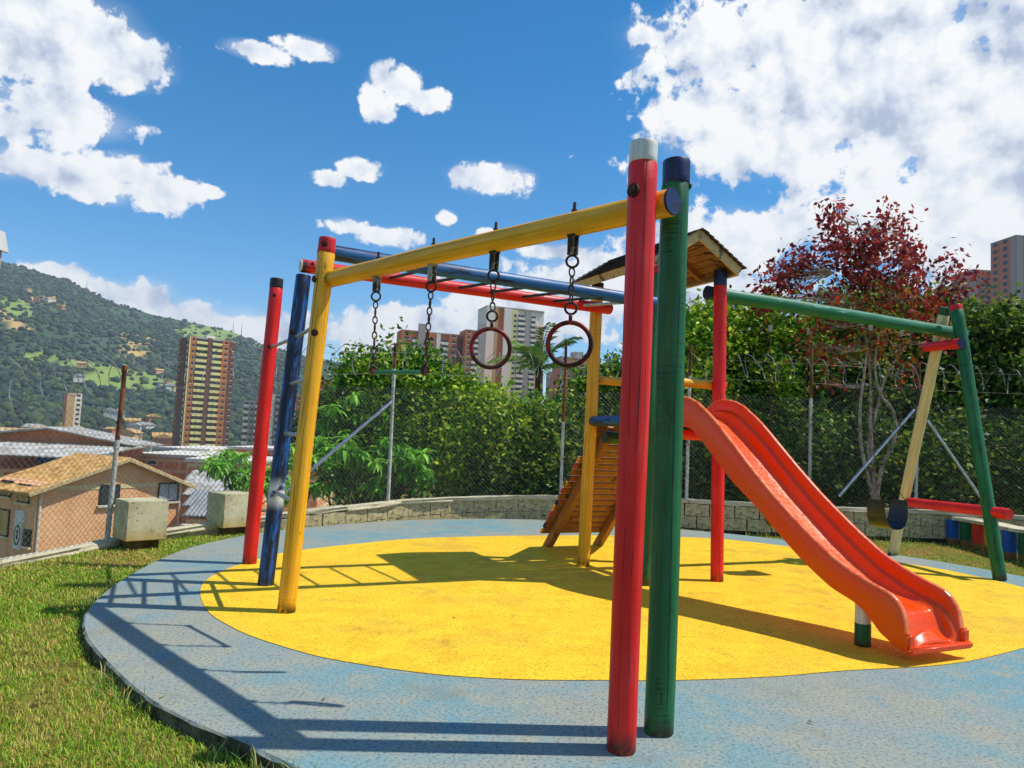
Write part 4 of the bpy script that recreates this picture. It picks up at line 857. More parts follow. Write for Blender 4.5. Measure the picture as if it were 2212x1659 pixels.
# ------------------------------------------------------------------ buildings
def shared(cache={}):
    return cache
_unit = {}
def unit(nm, mat):
    k = (nm, mat.name)
    if k not in _unit: m = MB(); m.box((0, 0, 0), (1, 1, 1)); _unit[k] = m.mesh(nm, mat)
    return _unit[k]
class Bld:
    """oriented building: u along the front, v to the back, w up; origin at the front left foot"""
    def __init__(s, name, label, cat, P0, th, group=None):
        s.t = thing(name, label, cat, P0, th, group); s.W = wm(s.t)
    def box(s, nm, mat, u0, u1, v0, v1, z0, z1, parent=None):
        """z in world height"""
        o = bpy.data.objects.new(nm, unit(nm, M[mat])); oz = s.W.translation.z
        return link(o, s.W @ Matrix.Translation(((u0+u1)/2, (v0+v1)/2, (z0+z1)/2-oz)) @ Matrix.Diagonal((u1-u0, v1-v0, z1-z0, 1)), parent or s.t)
    def local(s, u, v, z): return s.W @ Vector((u, v, z-s.W.translation.z))
    def uz(s, x, y, v=0.):
        """where a sighted pixel meets the facade plane at depth v"""
        p = s.W @ Vector((0, v, 0)); dr = (s.W.to_3x3() @ Vector((1, 0, 0))); P = vpl(x, y, (p.x, p.y), np.array([dr.x, dr.y])); q = s.W.inverted() @ Vector(P); return q.x, P[2]
    def vz(s, x, y, u=0.):
        p = s.W @ Vector((u, 0, 0)); dr = (s.W.to_3x3() @ Vector((0, 1, 0))); P = vpl(x, y, (p.x, p.y), np.array([dr.x, dr.y])); q = s.W.inverted() @ Vector(P); return q.y, P[2]

def tower(name, label, P0, th, W_, D, ztop, zbot, FH, cols, core='t_brown', roof=None, side=None, group=None):
    b = Bld(name, label, 'apartment tower', (P0[0], P0[1], zbot), th, group); DEP = 1.1
    b.box('core', M[core].name and core, 0.02, W_-.02, DEP, D, zbot, ztop-.4)
    b.box('roof_slab', 't_grey', .0, W_, .3, D+.1, ztop-.38, ztop+.25)
    nf = int((ztop-zbot)/FH); vis = [k for k in range(nf) if ztop-(k+1)*FH > -30]
    for c in cols:
        u0, u1, kind, mat = c[0]*W_, c[1]*W_, c[2], c[3]; zt = ztop-(c[4] if len(c) > 4 else 0)
        if kind == 'panel': b.box('wall_panel', mat, u0, u1, -.12, DEP-.004, zbot, zt)
        elif kind == 'recess': b.box('recess_wall', mat, u0, u1, DEP*.75, DEP-.004, zbot, zt-.5)
        else:
            if kind == 'window': b.box('wall_panel', mat, u0, u1, 0., DEP-.004, zbot, zt)
            for k in vis:
                z = ztop-(k+1)*FH
                if z+FH > zt+.1: continue
                if kind == 'balcony':
                    f = b.box('balcony', mat, u0+.04, u1-.04, -.32, DEP-.01, z-.02, z+FH*.46); b.box('glazing', 'glass', u0+.25, u1-.25, DEP-.2, DEP-.008, z+FH*.46, z+FH*.9, f)
                else:
                    g = (u1-u0); f = b.box('window', 'glass', u0+g*.28, u1-g*.22, -.05, .2, z+FH*.40, z+FH*.86); b.box('sill', c[5] if len(c) > 5 else 't_white', u0+g*.2, u1-g*.14, -.10, .16, z+FH*.30, z+FH*.39, f)
    if side:
        for (v0, v1, mat, pane) in side:
            b.box('side_panel', mat, -.14, .018, v0*D, v1*D, zbot, ztop-.2)
            if pane:
                for k in vis: z = ztop-(k+1)*FH; f = b.box('window', pane, -.26, -.10, (v0*.75+v1*.25)*D, (v0*.3+v1*.7)*D, z+FH*.32, z+FH*.84)
    if roof: b.box('roof_house', roof[2], roof[0]*W_, roof[1]*W_, D*.3, D*.7, ztop+.25, ztop+roof[3])
    return b
TA = 42*PI/180
P = at(410, 727, 330); tower('apartment_tower', 'tall brown tower with pale yellow balconies rising left of the ladder legs', P, TA, 21.2, 13, P[2], -45, 2.72,
    [(0, .025, 'panel', 't_yellow'), (.03, .14, 'window', 't_orange', 0, 't_yellow'), (.15, .38, 'balcony', 't_yellow'), (.385, .475, 'panel', 't_brown', -.4), (.485, .70, 'balcony', 't_yellow'), (.71, .85, 'window', 't_orange', 0, 't_yellow'), (.855, .885, 'panel', 't_brown'), (.89, .985, 'window', 't_brown', .6, 't_white')], 't_brown', (.42, .6, 't_white', 2.0), [(.0, .22, 't_brown', 't_white'), (.3, .62, 't_brown', None), (.66, .98, 't_brown', 't_orange')])
P = at(1053, 660, 372); tower('apartment_tower', 'tall pale tower with stacked white balconies seen behind the gym rings', P, .34, 31.5, 16, P[2], -45, 2.7,
    [(0, .135, 'panel', 't_white'), (.14, .19, 'panel', 't_tan'), (.195, .29, 'recess', 't_orange'), (.295, .43, 'panel', 't_white', .4), (.435, .53, 'window', 't_yellow', .6, 't_white'), (.535, .66, 'balcony', 't_white', .6), (.665, .76, 'panel', 't_dark', .8), (.765, .86, 'balcony', 't_white', 1.), (.865, .995, 'window', 't_tan', 8., 't_white')], 't_white', None)
P = at(1188, 803, 365); tower('apartment_tower', 'narrow taupe tower slab just right of the pale tower, behind the right gym ring', P, .1, 6.2, 12, P[2], -45, 2.7, [(0, .3, 'panel', 't_grey'), (.32, .62, 'window', 't_dark'), (.65, 1., 'panel', 't_dark')], 't_dark')
P = at(1213, 770, 340); tower('apartment_tower', 'red brick block with grey roof house seen low through the right gym ring', P, .3, 17, 12, P[2], -45, 2.6, [(0, .12, 'window', 't_grey'), (.13, .34, 'window', 't_red', 1.), (.35, .55, 'balcony', 't_red', .2), (.56, .78, 'window', 't_red', .2), (.8, 1., 'balcony', 't_red', 1.)], 't_red', (.45, .72, 't_grey', 3.2))
P = at(868, 712, 350); tower('apartment_tower', 'long orange block with grey lift tower above the trees, left of the trapeze chains', P, .34, 29, 12, P[2], -45, 2.7, [(0, .17, 'window', 't_orange'), (.18, .27, 'balcony', 't_white', .8), (.28, .40, 'panel', 't_dark', -3.8), (.42, .58, 'window', 't_orange', .3), (.59, .66, 'panel', 't_white', .5), (.67, .80, 'balcony', 't_white', .5), (.81, .95, 'window', 't_orange'), (.96, 1., 'panel', 't_brown')], 't_orange')
P = at(1007, 712, 356); tower('apartment_tower', 'short orange block with grey lift tower left of the pale tower', P, .34, 10.2, 12, P[2], -45, 2.7, [(0, .3, 'window', 't_orange'), (.32, .62, 'balcony', 't_white', .8), (.64, 1., 'panel', 't_dark', -3.6)], 't_orange')
P = at(2103, 582, 300); tower('apartment_tower', 'red brick tower with grey columns behind the hedge at right', P, .12, 17.4, 13, P[2], -45, 2.7, [(0, .12, 'panel', 't_grey'), (.13, .33, 'window', 't_red', .5), (.34, .52, 'balcony', 't_red', .4), (.53, .72, 'panel', 't_white', -2.6), (.73, .98, 'window', 't_red', .2)], 't_red', None, [(.02, .16, 't_grey', None), (.18, .56, 't_red', 'glass'), (.60, .98, 't_red', 'glass')])
P = at(2196, 508, 270); tower('apartment_tower', 'taller grey and brick tower cut by the right picture edge', P, .1, 22, 13, P[2], -45, 2.7, [(0, .12, 'panel', 't_dark'), (.13, .4, 'window', 't_red'), (.42, .6, 'panel', 't_grey'), (.62, 1., 'balcony', 't_red')], 't_red', None, [(.02, .22, 't_dark', None), (.25, .6, 't_red', 'glass'), (.63, .98, 't_red', 'glass')])
P = at(692, 822, 150); tower('apartment_block', 'tan flat block with brown columns half hidden behind the yellow ladder leg', P, .35, 9, 8, P[2], -30, 2.7, [(0, .16, 'panel', 't_red'), (.18, .3, 'panel', 't_tan', .5), (.31, .5, 'window', 't_tan', .3), (.52, .66, 'panel', 't_tan', -.4), (.68, .84, 'window', 't_tan', .3), (.86, 1., 'panel', 't_brown')], 't_tan')
P = at(527, 866, 300); tower('apartment_tower', 'small grey tower far off between the brown tower and the red ladder leg', P, .2, 6.6, 8, P[2], -45, 2.5, [(0, .3, 'balcony', 't_white'), (.33, .64, 'window', 't_grey'), (.67, 1., 'balcony', 't_white')], 't_grey')
P = at(586, 852, 280); tower('apartment_tower', 'pale striped tower far off between the red and blue ladder legs', P, .2, 11.5, 8, P[2], -45, 2.5, [(0, .12, 'panel', 't_white'), (.15, .3, 'balcony', 't_grey'), (.33, .45, 'panel', 't_white'), (.48, .62, 'balcony', 't_grey'), (.66, .8, 'panel', 't_white'), (.82, 1., 'window', 't_orange')], 't_grey')
P = at(146, 849, 420); tower('apartment_tower', 'lone pale tower on the hillside seen through the fence at far left', P, .75, 7.5, 7, P[2], -60, 2.7, [(0, .5, 'panel', 't_tan'), (.52, 1., 'window', 't_white')], 't_white', None, [(.05, .9, 't_red', None)])

def house_front():
    zE = -1.6; p0 = gz(82, 1050, zE); p1 = gz(393, 1040, zE); uu = (p1-p0)[:2]; Wd = np.linalg.norm(uu); th = math.atan2(uu[1], uu[0]); zb = -8.2; Dp = 11.; pre = Matrix.Translation((p0[0], p0[1], zb)) @ Matrix.Rotation(th, 4, 'Z'); q_ = pre @ Vector((Wd*.54, 0, 0)); dr_ = pre.to_3x3() @ Vector((0, 1, 0)); Dp = (pre.inverted() @ Vector(vpl(176, 977, (q_.x, q_.y), np.array([dr_.x, dr_.y])))).y
    b = Bld('brick_house', 'two storey orange brick house with clay tile gable roof just beyond the left fence', 'house', (p0[0], p0[1], zb), th)
    ap = b.uz(263, 995)[1]; mb = MB()       # walls with gable
    poly = [(0, zb), (Wd, zb), (Wd, zE), (Wd*.54, ap), (0, zE)]
    for v in (0, Dp):
        for u, z in poly: mb.v.append(b.local(u, v, z))
    mb.f = [(0, 1, 2, 3, 4), (9, 8, 7, 6, 5)]+[(k, (k+1) % 5, 5+(k+1) % 5, 5+k) for k in range(5)]
    mb.obj('wall', M['brick'], b.t)
    # plaster band and corner drain pipes
    b.box('band', 'plaster', .02, Wd-.02, -.03, .02, zE-.22, zE-.02)
    for u, z0 in ((.12, zb), (Wd-.1, zb)):
        m = MB(); m.tube([b.local(u, -.07, z0), b.local(u, -.07, zE-.1)], .05, 8); m.obj('drain_pipe', M['plaster_w'], b.t, smooth=True)
    # tiled roof: rows of half round tiles as ridges, with an overhanging rake
    for nm, (ua, za, ub, zb_) in dict(l=(Wd*.54, ap+.12, -.55, zE-.26), r=(Wd*.54, ap+.12, Wd+.5, zE-.24)).items():
        m = MB(); nu, nv = 9, 96; vv = np.linspace(-.45, Dp+.4, nv*2+1)
        for i in range(nu+1):
            t = i/nu; st = .035*((i % 2))
            for j, v in enumerate(vv): m.v.append(b.local(ua+(ub-ua)*t, v, za+(zb_-za)*t+.05*(j % 2)+.012*math.sin(i*7+j)))
        n = len(vv)
        for i in range(nu):
            for j in range(n-1): m.f.append((i*n+j, (i+1)*n+j, (i+1)*n+j+1, i*n+j+1))
        o = m.obj('roof', M['tile'], b.t); md = o.modifiers.new('thick', 'SOLIDIFY'); md.thickness = .09; md.offset = -1
        m = MB(); m.bar(b.local(ua, -.47, za-.06), b.local(ub, -.47, zb_-.06), .05, .14); m.obj('barge_board', M['fascia'], b.t)
    def win(x0, y0, x1, y1, side=False, pane='glass', nm='window', frm='black', dp=.12):
        f_ = b.vz if side else b.uz; (a0, z1), (a1, z0) = f_(x0, y0), f_(x1, y1); a0, a1 = sorted((a0, a1)); k = .07
        if side:
            f = b.box(nm, frm, -.05, .06, a0, a1, z0, z1); b.box('pane', pane, -.062, .04, a0+k, (a0+a1)/2-.02, z0+k, z1-k, f); b.box('pane', pane, -.062, .04, (a0+a1)/2+.02, a1-k, z0+k, z1-k, f); b.box('sill', 'plaster', -.14, .02, a0-.08, a1+.08, z0-.09, z0-.003, f)
        else:
            f = b.box(nm, frm, a0, a1, -.05, .06, z0, z1); b.box('pane', pane, a0+k, (a0+a1)/2-.02, -.062, .04, z0+k, z1-k, f); b.box('pane', 'curtain' if pane == 'curtain' else pane, (a0+a1)/2+.02, a1-k, -.062, .04, z0+k, z1-k, f); b.box('sill', 'plaster_w', a0-.08, a1+.08, -.16, .02, z0-.09, z0-.003, f)
    win(216, 1047, 256, 1089); win(342, 1043, 382, 1082, pane='curtain')
    win(5, 1036, 25, 1074, True, 'curtain_y'); win(42, 1044, 64, 1088, True, 'curtain_y'); win(-42, 1030, -14, 1068, True, 'curtain_y'); win(54, 1142, 66, 1182, True, 'glass', 'door'); win(-8, 1096, 18, 1160, True, 'curtain_y', 'shutter')
    # notice and round emblem board on the side wall
    (v0, z1), (v1, z0) = b.vz(57, 1104), b.vz(36, 1127); b.box('notice_board', 'sign_white', -.09, -.004, min(v0, v1), max(v0, v1), z0, z1)
    (v0, z1), (v1, z0) = b.vz(52, 1131), b.vz(31, 1184); bd = b.box('emblem_board', 'sign_white', -.09, -.004, min(v0, v1), max(v0, v1), z0, z1)
    vc, zc, rv, rz_ = (v0+v1)/2, (z0+z1)/2+.05, abs(v1-v0)*.42, abs(z1-z0)*.40; m = MB(); n = 32
    for k in range(n):
        a = 2*PI*k/n
        for r_ in (1, .78):
            for x in (-.105, -.091): m.v.append(b.local(x, vc+rv*r_*math.cos(a), zc+rz_*r_*math.sin(a)))
    for k in range(n):
        q = (k+1) % n; A = lambda kk, r_, x: kk*4+r_*2+x
        m.f += [(A(k, 0, 0), A(q, 0, 0), A(q, 1, 0), A(k, 1, 0)), (A(k, 0, 0), A(q, 0, 0), A(q, 0, 1), A(k, 0, 1)), (A(k, 1, 0), A(q, 1, 0), A(q, 1, 1), A(k, 1, 1))]
    m.obj('emblem_ring', M['sign_green'], bd); b.box('emblem_figure', 'black', -.106, -.091, vc-rv*.22, vc+rv*.22, zc-rz_*.4, zc+rz_*.45, bd)
house_front()
def gable_house():
    Y = 46.; p0 = at(-60, 960, Y); zb = -9.; b = Bld('brick_house', 'low red brick house with wide white sheet gable roof at the far left', 'house', (p0[0], p0[1], zb), .06)
    x1, zE = b.uz(262, 956); x0 = 0; xa, za = b.uz(112, 927); D = 3.2; mb = MB(); poly = [(0, zb), (x1, zb), (x1, zE), (xa, za), (0, zE)]
    for v in (0, D):
        for u, z in poly: mb.v.append(b.local(u, v, z))
    mb.f = [(0, 1, 2, 3, 4), (9, 8, 7, 6, 5)]+[(k, (k+1) % 5, 5+(k+1) % 5, 5+k) for k in range(5)]; mb.obj('wall', M['brick_red'], b.t)
    for ub, zb_ in ((-1.2, zE-.2), (x1+1.2, zE-.25)):
        m = MB(); n = 40
        for i, t in enumerate((0, 1)):
            for j in range(n+1): m.v.append(b.local(xa+(ub-xa)*t, -.7+(D+1)*j/n, za+.12+(zb_-za)*t+.05*(j % 2)))
        for j in range(n): m.f.append((j, n+1+j, n+2+j, j+1))
        o = m.obj('roof', M['white_metal'], b.t); md = o.modifiers.new('thick', 'SOLIDIFY'); md.thickness = .10
    # lean-to sheet roof in front, with the open gallery below it
    ul, zl = b.uz(35, 953, -.1); ur, zr_ = b.uz(312, 956, -.1); m = MB(); n = 44
    for i, (v, dz) in enumerate(((-.15, 0), (-5.0, -.62))):
        for j in range(n+1): m.v.append(b.local(ul+(ur-ul)*j/n - (2.6*i if j < 3 else 1.6*i), v, zl+dz+.04*(j % 2)))
    for j in range(n): m.f.append((j, j+1, n+2+j, n+1+j))
    o = m.obj('lean_to_roof', M['white_metal'], b.t); md = o.modifiers.new('thick', 'SOLIDIFY'); md.thickness = .08
    b.box('gallery_wall', 'brick_red', -3, ur-3.2, -4.6, -4.4, zb, zl-1.35); b.box('gallery_floor', 't_grey', -3, ur-3.2, -4.4, -.01, zl-2.0, zl-1.85)
    for u in (-1.0, 1.6, 4.2): b.box('gallery_post', 'plaster_w', u, u+.16, -4.58, -4.42, zl-1.345, zl-.62)
    b.box('side_infill', 'plaster_w', ur-3.1, ur-.5, -3.0, -2.8, zl-2.2, zl-.42); b.box('blue_panel', 'stump_blue', ur-4.6, ur-3.3, -3.4, -3.2, zl-1.7, zl-.6)
gable_house()
def row_house(lab, x0, x1, ytop, Y, th, D, mat, win=(), cop='plaster_w'):
    p = at(x0, ytop, Y); b = Bld('brick_house', lab, 'house', (p[0], p[1], -10.), th, None); u1 = b.uz(x1, ytop)[0]; zt = p[2]
    b.box('wall', mat, 0, u1, 0, D, -10., zt-.22); b.box('parapet_coping', cop, -.12, u1+.12, -.12, D+.12, zt-.217, zt)
    for (a, y, c, y2, pn) in win:
        (q0, z1), (q1, z0) = b.uz(a, y), b.uz(c, y2); f = b.box('window', 'plaster_w', q0, q1, -.05, .1, z0, z1); b.box('pane', pn, q0+.1, q1-.1, -.06, .09, z0+.1, z1-.1, f)
row_house('flat roofed tan brick house with white parapet below the brown tower', 288, 424, 978, 50, .05, 9, 'brick', [(318, 992, 340, 1006, 'glass')])
row_house('white coped orange house directly under the brown tower foot', 338, 452, 965, 58, .0, 9, 'brick', [(380, 974, 400, 986, 'glass')])
row_house('tan brick house with white barred window behind the leafy branch', 405, 560, 990, 46, .12, 8, 'brick', [(442, 1014, 470, 1046, 'curtain')])
row_house('small red brick roof room left of the red ladder leg', 494, 600, 964, 62, .0, 7, 'brick_red', [])
row_house('cream walled house low behind the blue ladder leg', 560, 690, 1000, 52, .1, 8, 'brick', [(600, 1015, 625, 1040, 'glass')])
def sheets():
    for k, (x0, x1, y, Y, lab) in enumerate(((392, 520, 1047, 40., 'upper white corrugated roof sheet right of the tiled house'), (394, 500, 1072, 37.5, 'second white corrugated roof sheet, under the upper one'), (394, 480, 1096, 35.5, 'third grey white roof sheet right of the tiled house'), (396, 478, 1118, 34., 'lowest grey roof sheet just above the wall coping'))):
        p = at(x0, y, Y); b = Bld('shed', lab, 'shed', (p[0], p[1], -9.), .18, 'stepped sheds with sheet roofs'); w = (x1-x0)/1600*Y; m = MB(); n = 20
        for i, (v, dz) in enumerate(((0, 0), (2.4, .55))):
            for j in range(n+1): m.v.append(b.local(w*j/n, v, p[2]+dz+.05*(j % 2)))
        for j in range(n): m.f.append((j, j+1, n+2+j, n+1+j))
        o = m.obj('roof', M['white_metal' if k < 2 else 'grey_sheet'], b.t); md = o.modifiers.new('thick', 'SOLIDIFY'); md.thickness = .08
        b.box('wall', 'brick', .15, w-.15, .25, 2.2, -9., p[2]-.05)
    p = at(393, 1128, 33); b = Bld('garden_wall', 'short orange wall with pale coping below the roof sheets', 'wall', (p[0], p[1], -8.), .1); b.box('wall', 'brick_red', 0, 1.9, 0, .2, -8., p[2]-.2); b.box('coping', 'plaster_w', -.05, 2., -.05, .25, p[2]-.197, p[2]-.1)
sheets()
def hamlet():
    """small houses dotted on the lower hillside"""
    rnd = random.Random(12); protos = []
    for wm_, rm in (('brick_red', 'tile'), ('plaster_w', 'white_metal'), ('brick', 'tile')):
        m = MB(); m.box((0, 0, 2.2), (8, 7, 5)); me = m.mesh('wall', M[wm_]); m = MB(); m.v = [Vector(q) for q in ((-4.5, -4, 4.6), (4.5, -4, 4.6), (4.5, 0, 6.2), (-4.5, 0, 6.2), (4.5, 4, 4.6), (-4.5, 4, 4.6), (-4.5, -4, 4.4), (4.5, -4, 4.4), (4.5, 4, 4.4), (-4.5, 4, 4.4))]; m.f = [(0, 1, 2, 3), (3, 2, 4, 5), (0, 3, 5, 9, 6), (1, 7, 8, 4, 2), (6, 7, 1, 0), (5, 4, 8, 9), (6, 9, 8, 7)]; rf = m.mesh('roof', M[rm]); protos.append((me, rf))
    reg = [(160, 190, 868, 884, 3, .10), (20, 90, 690, 700, 0, .6), (0, 380, 880, 915, 26, .06), (230, 310, 885, 905, 5, .08), (505, 560, 905, 935, 12, .05), (560, 720, 880, 930, 12, .06), (255, 370, 850, 880, 9, .16), (60, 140, 640, 660, 5, .72), (180, 215, 775, 785, 2, .36), (355, 385, 770, 790, 3, .4), (330, 372, 755, 762, 2, .45), (90, 130, 880, 900, 4, .07)]
    k = 0
    for x0, x1, y0, y1, n, v in reg:
        for _ in range(n):
            px = rnd.uniform(x0, x1); vv = v+rnd.uniform(-.025, .045); X, Y, Z = hill_z(np.array([px]), np.array([max(.0, vv)])); me, rf = protos[rnd.randrange(3)]
            lab = {0: 'small red brick house with clay roof among the mountainside trees', 1: 'small white walled house with pale sheet roof among the mountainside trees', 2: 'small tan brick house with clay roof among the mountainside trees'}[protos.index((me, rf))]; t = thing('hillside_house', lab, 'house', (X[0], Y[0], Z[0]+1.2), rnd.uniform(0, 3), 'small houses on the mountainside'); s = rnd.uniform(.9, 1.5)
            for q in (me, rf): link(bpy.data.objects.new(q.name.split('.')[0], q), wm(t) @ Matrix.Scale(s, 4), t)
hamlet()
def lamp_and_masts():
    p = at(299, 975, 60); t = thing('street_lamp', 'slim pale street lamp beyond the houses left of the brown tower', 'street lamp', (p[0], p[1], -8)); m = MB(); top = at(302, 938, 60); m.tube([(p[0], p[1], -8), top], [.09, .06], 8); m.obj('pole', M['pipe'], t, smooth=True); m = MB(); m.bar(Vector(top)+Vector((-.5, 0, .02)), Vector(top)+Vector((.5, 0, .02)), .16, .08); m.obj('lamp_head', M['white_metal'], t)
    for k, (x, y, h) in enumerate(((504, 708, 26), (522, 711, 22), (620, 748, 30), (187, 622, 24))):
        p = at(x, y, 1500); lab = ('thin radio mast on the ridge above the brown tower', 'second thin mast on the ridge, right of the brown tower', 'lattice mast on the falling ridge near the red ladder leg', 'thin mast on the upper ridge at left')[k]
        t = thing('radio_mast', lab, 'mast', (p[0], p[1], p[2]-18)); m = MB(); m.tube([(p[0], p[1], p[2]-18), (p[0], p[1], p[2]+h*.55)], [1.0, .3], 5); m.obj('mast_pole', M['grey_sheet'], t)
lamp_and_masts()
def canopy():
    t = thing('canopy', 'corner of a flat canopy with pale fascia at the left picture edge', 'canopy', (-5.6, 5., GZ))
    c = at(19, 545, 6.0); x1 = c[0]; zt = at(14, 520, 6.0)[2]; y0, y1 = 3.2, 6.0; ym = (y0+y1)/2
    m = MB(); m.box((x1-1.16, ym, zt+.045), (2.16, y1-y0-.03, .03)); m.obj('roof_sheet', M['white_metal'], t)
    m = MB(); m.v = [Vector(q) for q in ((x1-.045, y0, zt+.07), (x1, y0, zt-.10), (x1, y1, zt-.10), (x1-.045, y1, zt+.07))]; m.f = [(0, 1, 2, 3)]; o = m.obj('fascia', M['white_metal'], t); md = o.modifiers.new('thick', 'SOLIDIFY'); md.thickness = .015
    m = MB(); m.box((x1-.10, ym, zt-.16), (.13, y1-y0-.06, .16)); m.obj('gutter', M['t_dark'], t)
    m = MB(); m.box((x1-1.2, ym, zt-.23), (2.0, y1-y0-.1, .02)); m.obj('soffit', M['black'], t)
    for y in (3.5, 5.6): m = MB(); m.tube([(x1-1.4, y, -1.2), (x1-1.4, y, zt-.24)], .05, 10); m.obj('canopy_post', M['pipe'], t, smooth=True)
canopy()

# ------------------------------------------------------------------ trees
def leaves(C, size, pal, droop=0., width=.42, jit=.3, up=.25):
    """folded leaf per centre; pal: colour per leaf"""
    n = len(C); th = rng.uniform(0, 2*PI, n); ph = rng.normal(up-droop, .55, n); ax = np.c_[np.cos(th)*np.cos(ph), np.sin(th)*np.cos(ph), np.sin(ph)]
    r_ = rng.normal(size=(n, 3)); side = np.cross(ax, r_+np.array([0, 0, .6])); side /= np.linalg.norm(side, axis=1)[:, None]+1e-9; nr = np.cross(side, ax)
    L = size*rng.uniform(1-jit, 1+jit, n)[:, None]; w = L*width*.5; V = np.empty((n, 4, 3))
    V[:, 0] = C; V[:, 1] = C+ax*L*.5+side*w-nr*w*.35; V[:, 2] = C+ax*L-nr*L*.12; V[:, 3] = C+ax*L*.5-side*w-nr*w*.35
    F = np.array([[0, 1, 2], [0, 2, 3]])[None]+np.arange(n)[:, None, None]*4
    return V.reshape(-1, 3), F.reshape(-1, 3), np.repeat(np.clip(pal, 0, 1), 4, 0)
def blobs(bl):
    out = []
    for x, y, rx, ry, Y in bl: c = at(x, y, Y); a, b = rx/FL*Y, ry/FL*Y; out.append((c, np.array([a, min((a+b)*.6, 2.4), b])))
    return out
def crown(bl, n, per, size, pals, spread=.16, shell=.40, **kw):
    vol = np.array([b[1].prod()**(2/3) for b in bl]); nb = rng.multinomial(n//per, vol/vol.sum()); Cs = []; cols = []
    for (c, r), k in zip(bl, nb):
        u = rng.normal(size=(k, 3)); u /= np.linalg.norm(u, axis=1)[:, None]; q = rng.uniform(shell**3, 1.12, k)**(1/3)*np.where(rng.random(k) < .10, rng.uniform(1., 1.32, k), 1); tw = c+u*r*q[:, None]
        tw += .17*r*np.c_[np.sin(tw[:, 2]*9), np.sin(tw[:, 0]*8), np.sin(tw[:, 1]*7)]
        pi = rng.choice(len(pals), k, p=np.array([p[1] for p in pals])); base = np.array([p[0] for p in pals])[pi]*rng.uniform(.65, 1.3, (k, 1))
        Cs.append(np.repeat(tw, per, 0)+rng.normal(0, spread, (k*per, 3))); cols.append(np.repeat(base, per, 0)*rng.uniform(.8, 1.2, (k*per, 1)))
    return leaves(np.vstack(Cs), size, np.vstack(cols), **kw)
def limbs(base, bl, r0, n_tw=5, seed=0, mat='bark_dark'):
    m = MB(); rnd = random.Random(seed); base = Vector(base); cc = sum((Vector(b[0]) for b in bl), Vector())/len(bl); fork = base.lerp(Vector((cc.x, cc.y, base.z+(cc.z-base.z)*.55)), .8)
    def wig(a, b, k=6, w=.06): return [a.lerp(b, i/k)+Vector((rnd.uniform(-w, w), rnd.uniform(-w, w), rnd.uniform(-w, w)))*(0 < i < k) for i in range(k+1)]
    m.tube(wig(base, fork), [r0*(1-.35*i/6) for i in range(7)], 8)
    br = MB()
    for c, r in bl:
        c = Vector(c); pts = wig(fork, c, 5, .10); br.tube(pts, [r0*.5*(1-.75*i/5) for i in range(6)], 6)
        for _ in range(n_tw):
            t = c+Vector((rnd.uniform(-1, 1)*r[0], rnd.uniform(-1, 1)*r[1], rnd.uniform(-.6, 1)*r[2]))*.85; br.tube(wig(pts[rnd.randrange(2, 6)], t, 4, .07), [r0*.16*(1-.7*i/4) for i in range(5)], 4)
    return m, br
def tree(name, label, cat, root_px, bl, n, per, size, pals, r0=.09, group='trees beyond the fence', mat='leaf', bark='bark_dark', seed=0, spread=.16, tw=5, **kw):
    x, y, Y = root_px; g = at(x, y, Y); gzv = float(ground_z(np.array([[g[0], g[1]]]))[0]); t = thing(name, label, cat, (g[0], g[1], gzv), 0, group); B = blobs(bl)
    m, br = limbs((g[0], g[1], gzv-.1), B, r0, tw, seed); m.obj('trunk', M[bark], t, smooth=True); br.obj('branches', M[bark], t)
    V, F, C_ = crown(B, n, per, size, pals, spread, **kw); bulk('crown', V, F, M[mat], C_, parent=t, kind='stuff'); return t
G = lambda *a: rgb(*a)
MIDG = [(G(84, 134, 26), .3), (G(50, 94, 22), .35), (G(136, 176, 36), .22), (G(190, 204, 58), .13)]
BRIGHT = [(G(128, 170, 28), .38), (G(70, 118, 22), .32), (G(192, 208, 50), .30)]
DARK = [(G(50, 86, 28), .4), (G(84, 122, 36), .34), (G(150, 164, 52), .26)]
MANGO = [(G(116, 182, 48), .5), (G(150, 206, 72), .3), (G(70, 128, 36), .2)]
tree('bushy_tree', 'dense mid green tree right behind the trapeze bar', 'tree', (850, 1075, 15.5), [(830, 850, 85, 90, 15.5), (920, 845, 80, 65, 15.8), (795, 815, 48, 42, 15.2), (870, 930, 110, 110, 15.2), (980, 895, 65, 80, 15.5), (900, 800, 50, 34, 15.6), (770, 880, 45, 80, 15.3)], 34000, 12, .125, MIDG, .12, seed=1, width=.5)
tree('bushy_tree', 'yellow green tree below the left gym ring', 'tree', (1060, 1080, 14.6), [(1060, 950, 95, 90, 14.4), (1000, 1010, 90, 80, 14.4), (1130, 1000, 85, 90, 14.6), (1080, 905, 60, 45, 14.5), (1180, 950, 55, 75, 14.8), (1020, 910, 50, 45, 14.8)], 34000, 12, .115, BRIGHT, .11, seed=2, width=.5)
tree('bushy_tree', 'green tree between the thin rusty fence post and the yellow tower post', 'tree', (1250, 1080, 15.6), [(1250, 920, 70, 80, 15.6), (1220, 1000, 80, 80, 15.2), (1300, 850, 60, 60, 15.8), (1320, 960, 70, 100, 15.5), (1345, 820, 40, 40, 15.8)], 24000, 12, .12, MIDG, .11, seed=3, width=.5)
tree('bushy_tree', 'tall yellow green tree between the tall green post and the red tower post', 'tree', (1500, 1085, 15.4), [(1500, 760, 80, 85, 15.6), (1480, 880, 90, 90, 15.2), (1540, 1000, 90, 90, 15.0), (1440, 980, 80, 110, 15.4), (1560, 720, 70, 60, 15.8), (1420, 820, 60, 80, 15.8)], 40000, 12, .13, BRIGHT, .13, seed=4, width=.5)
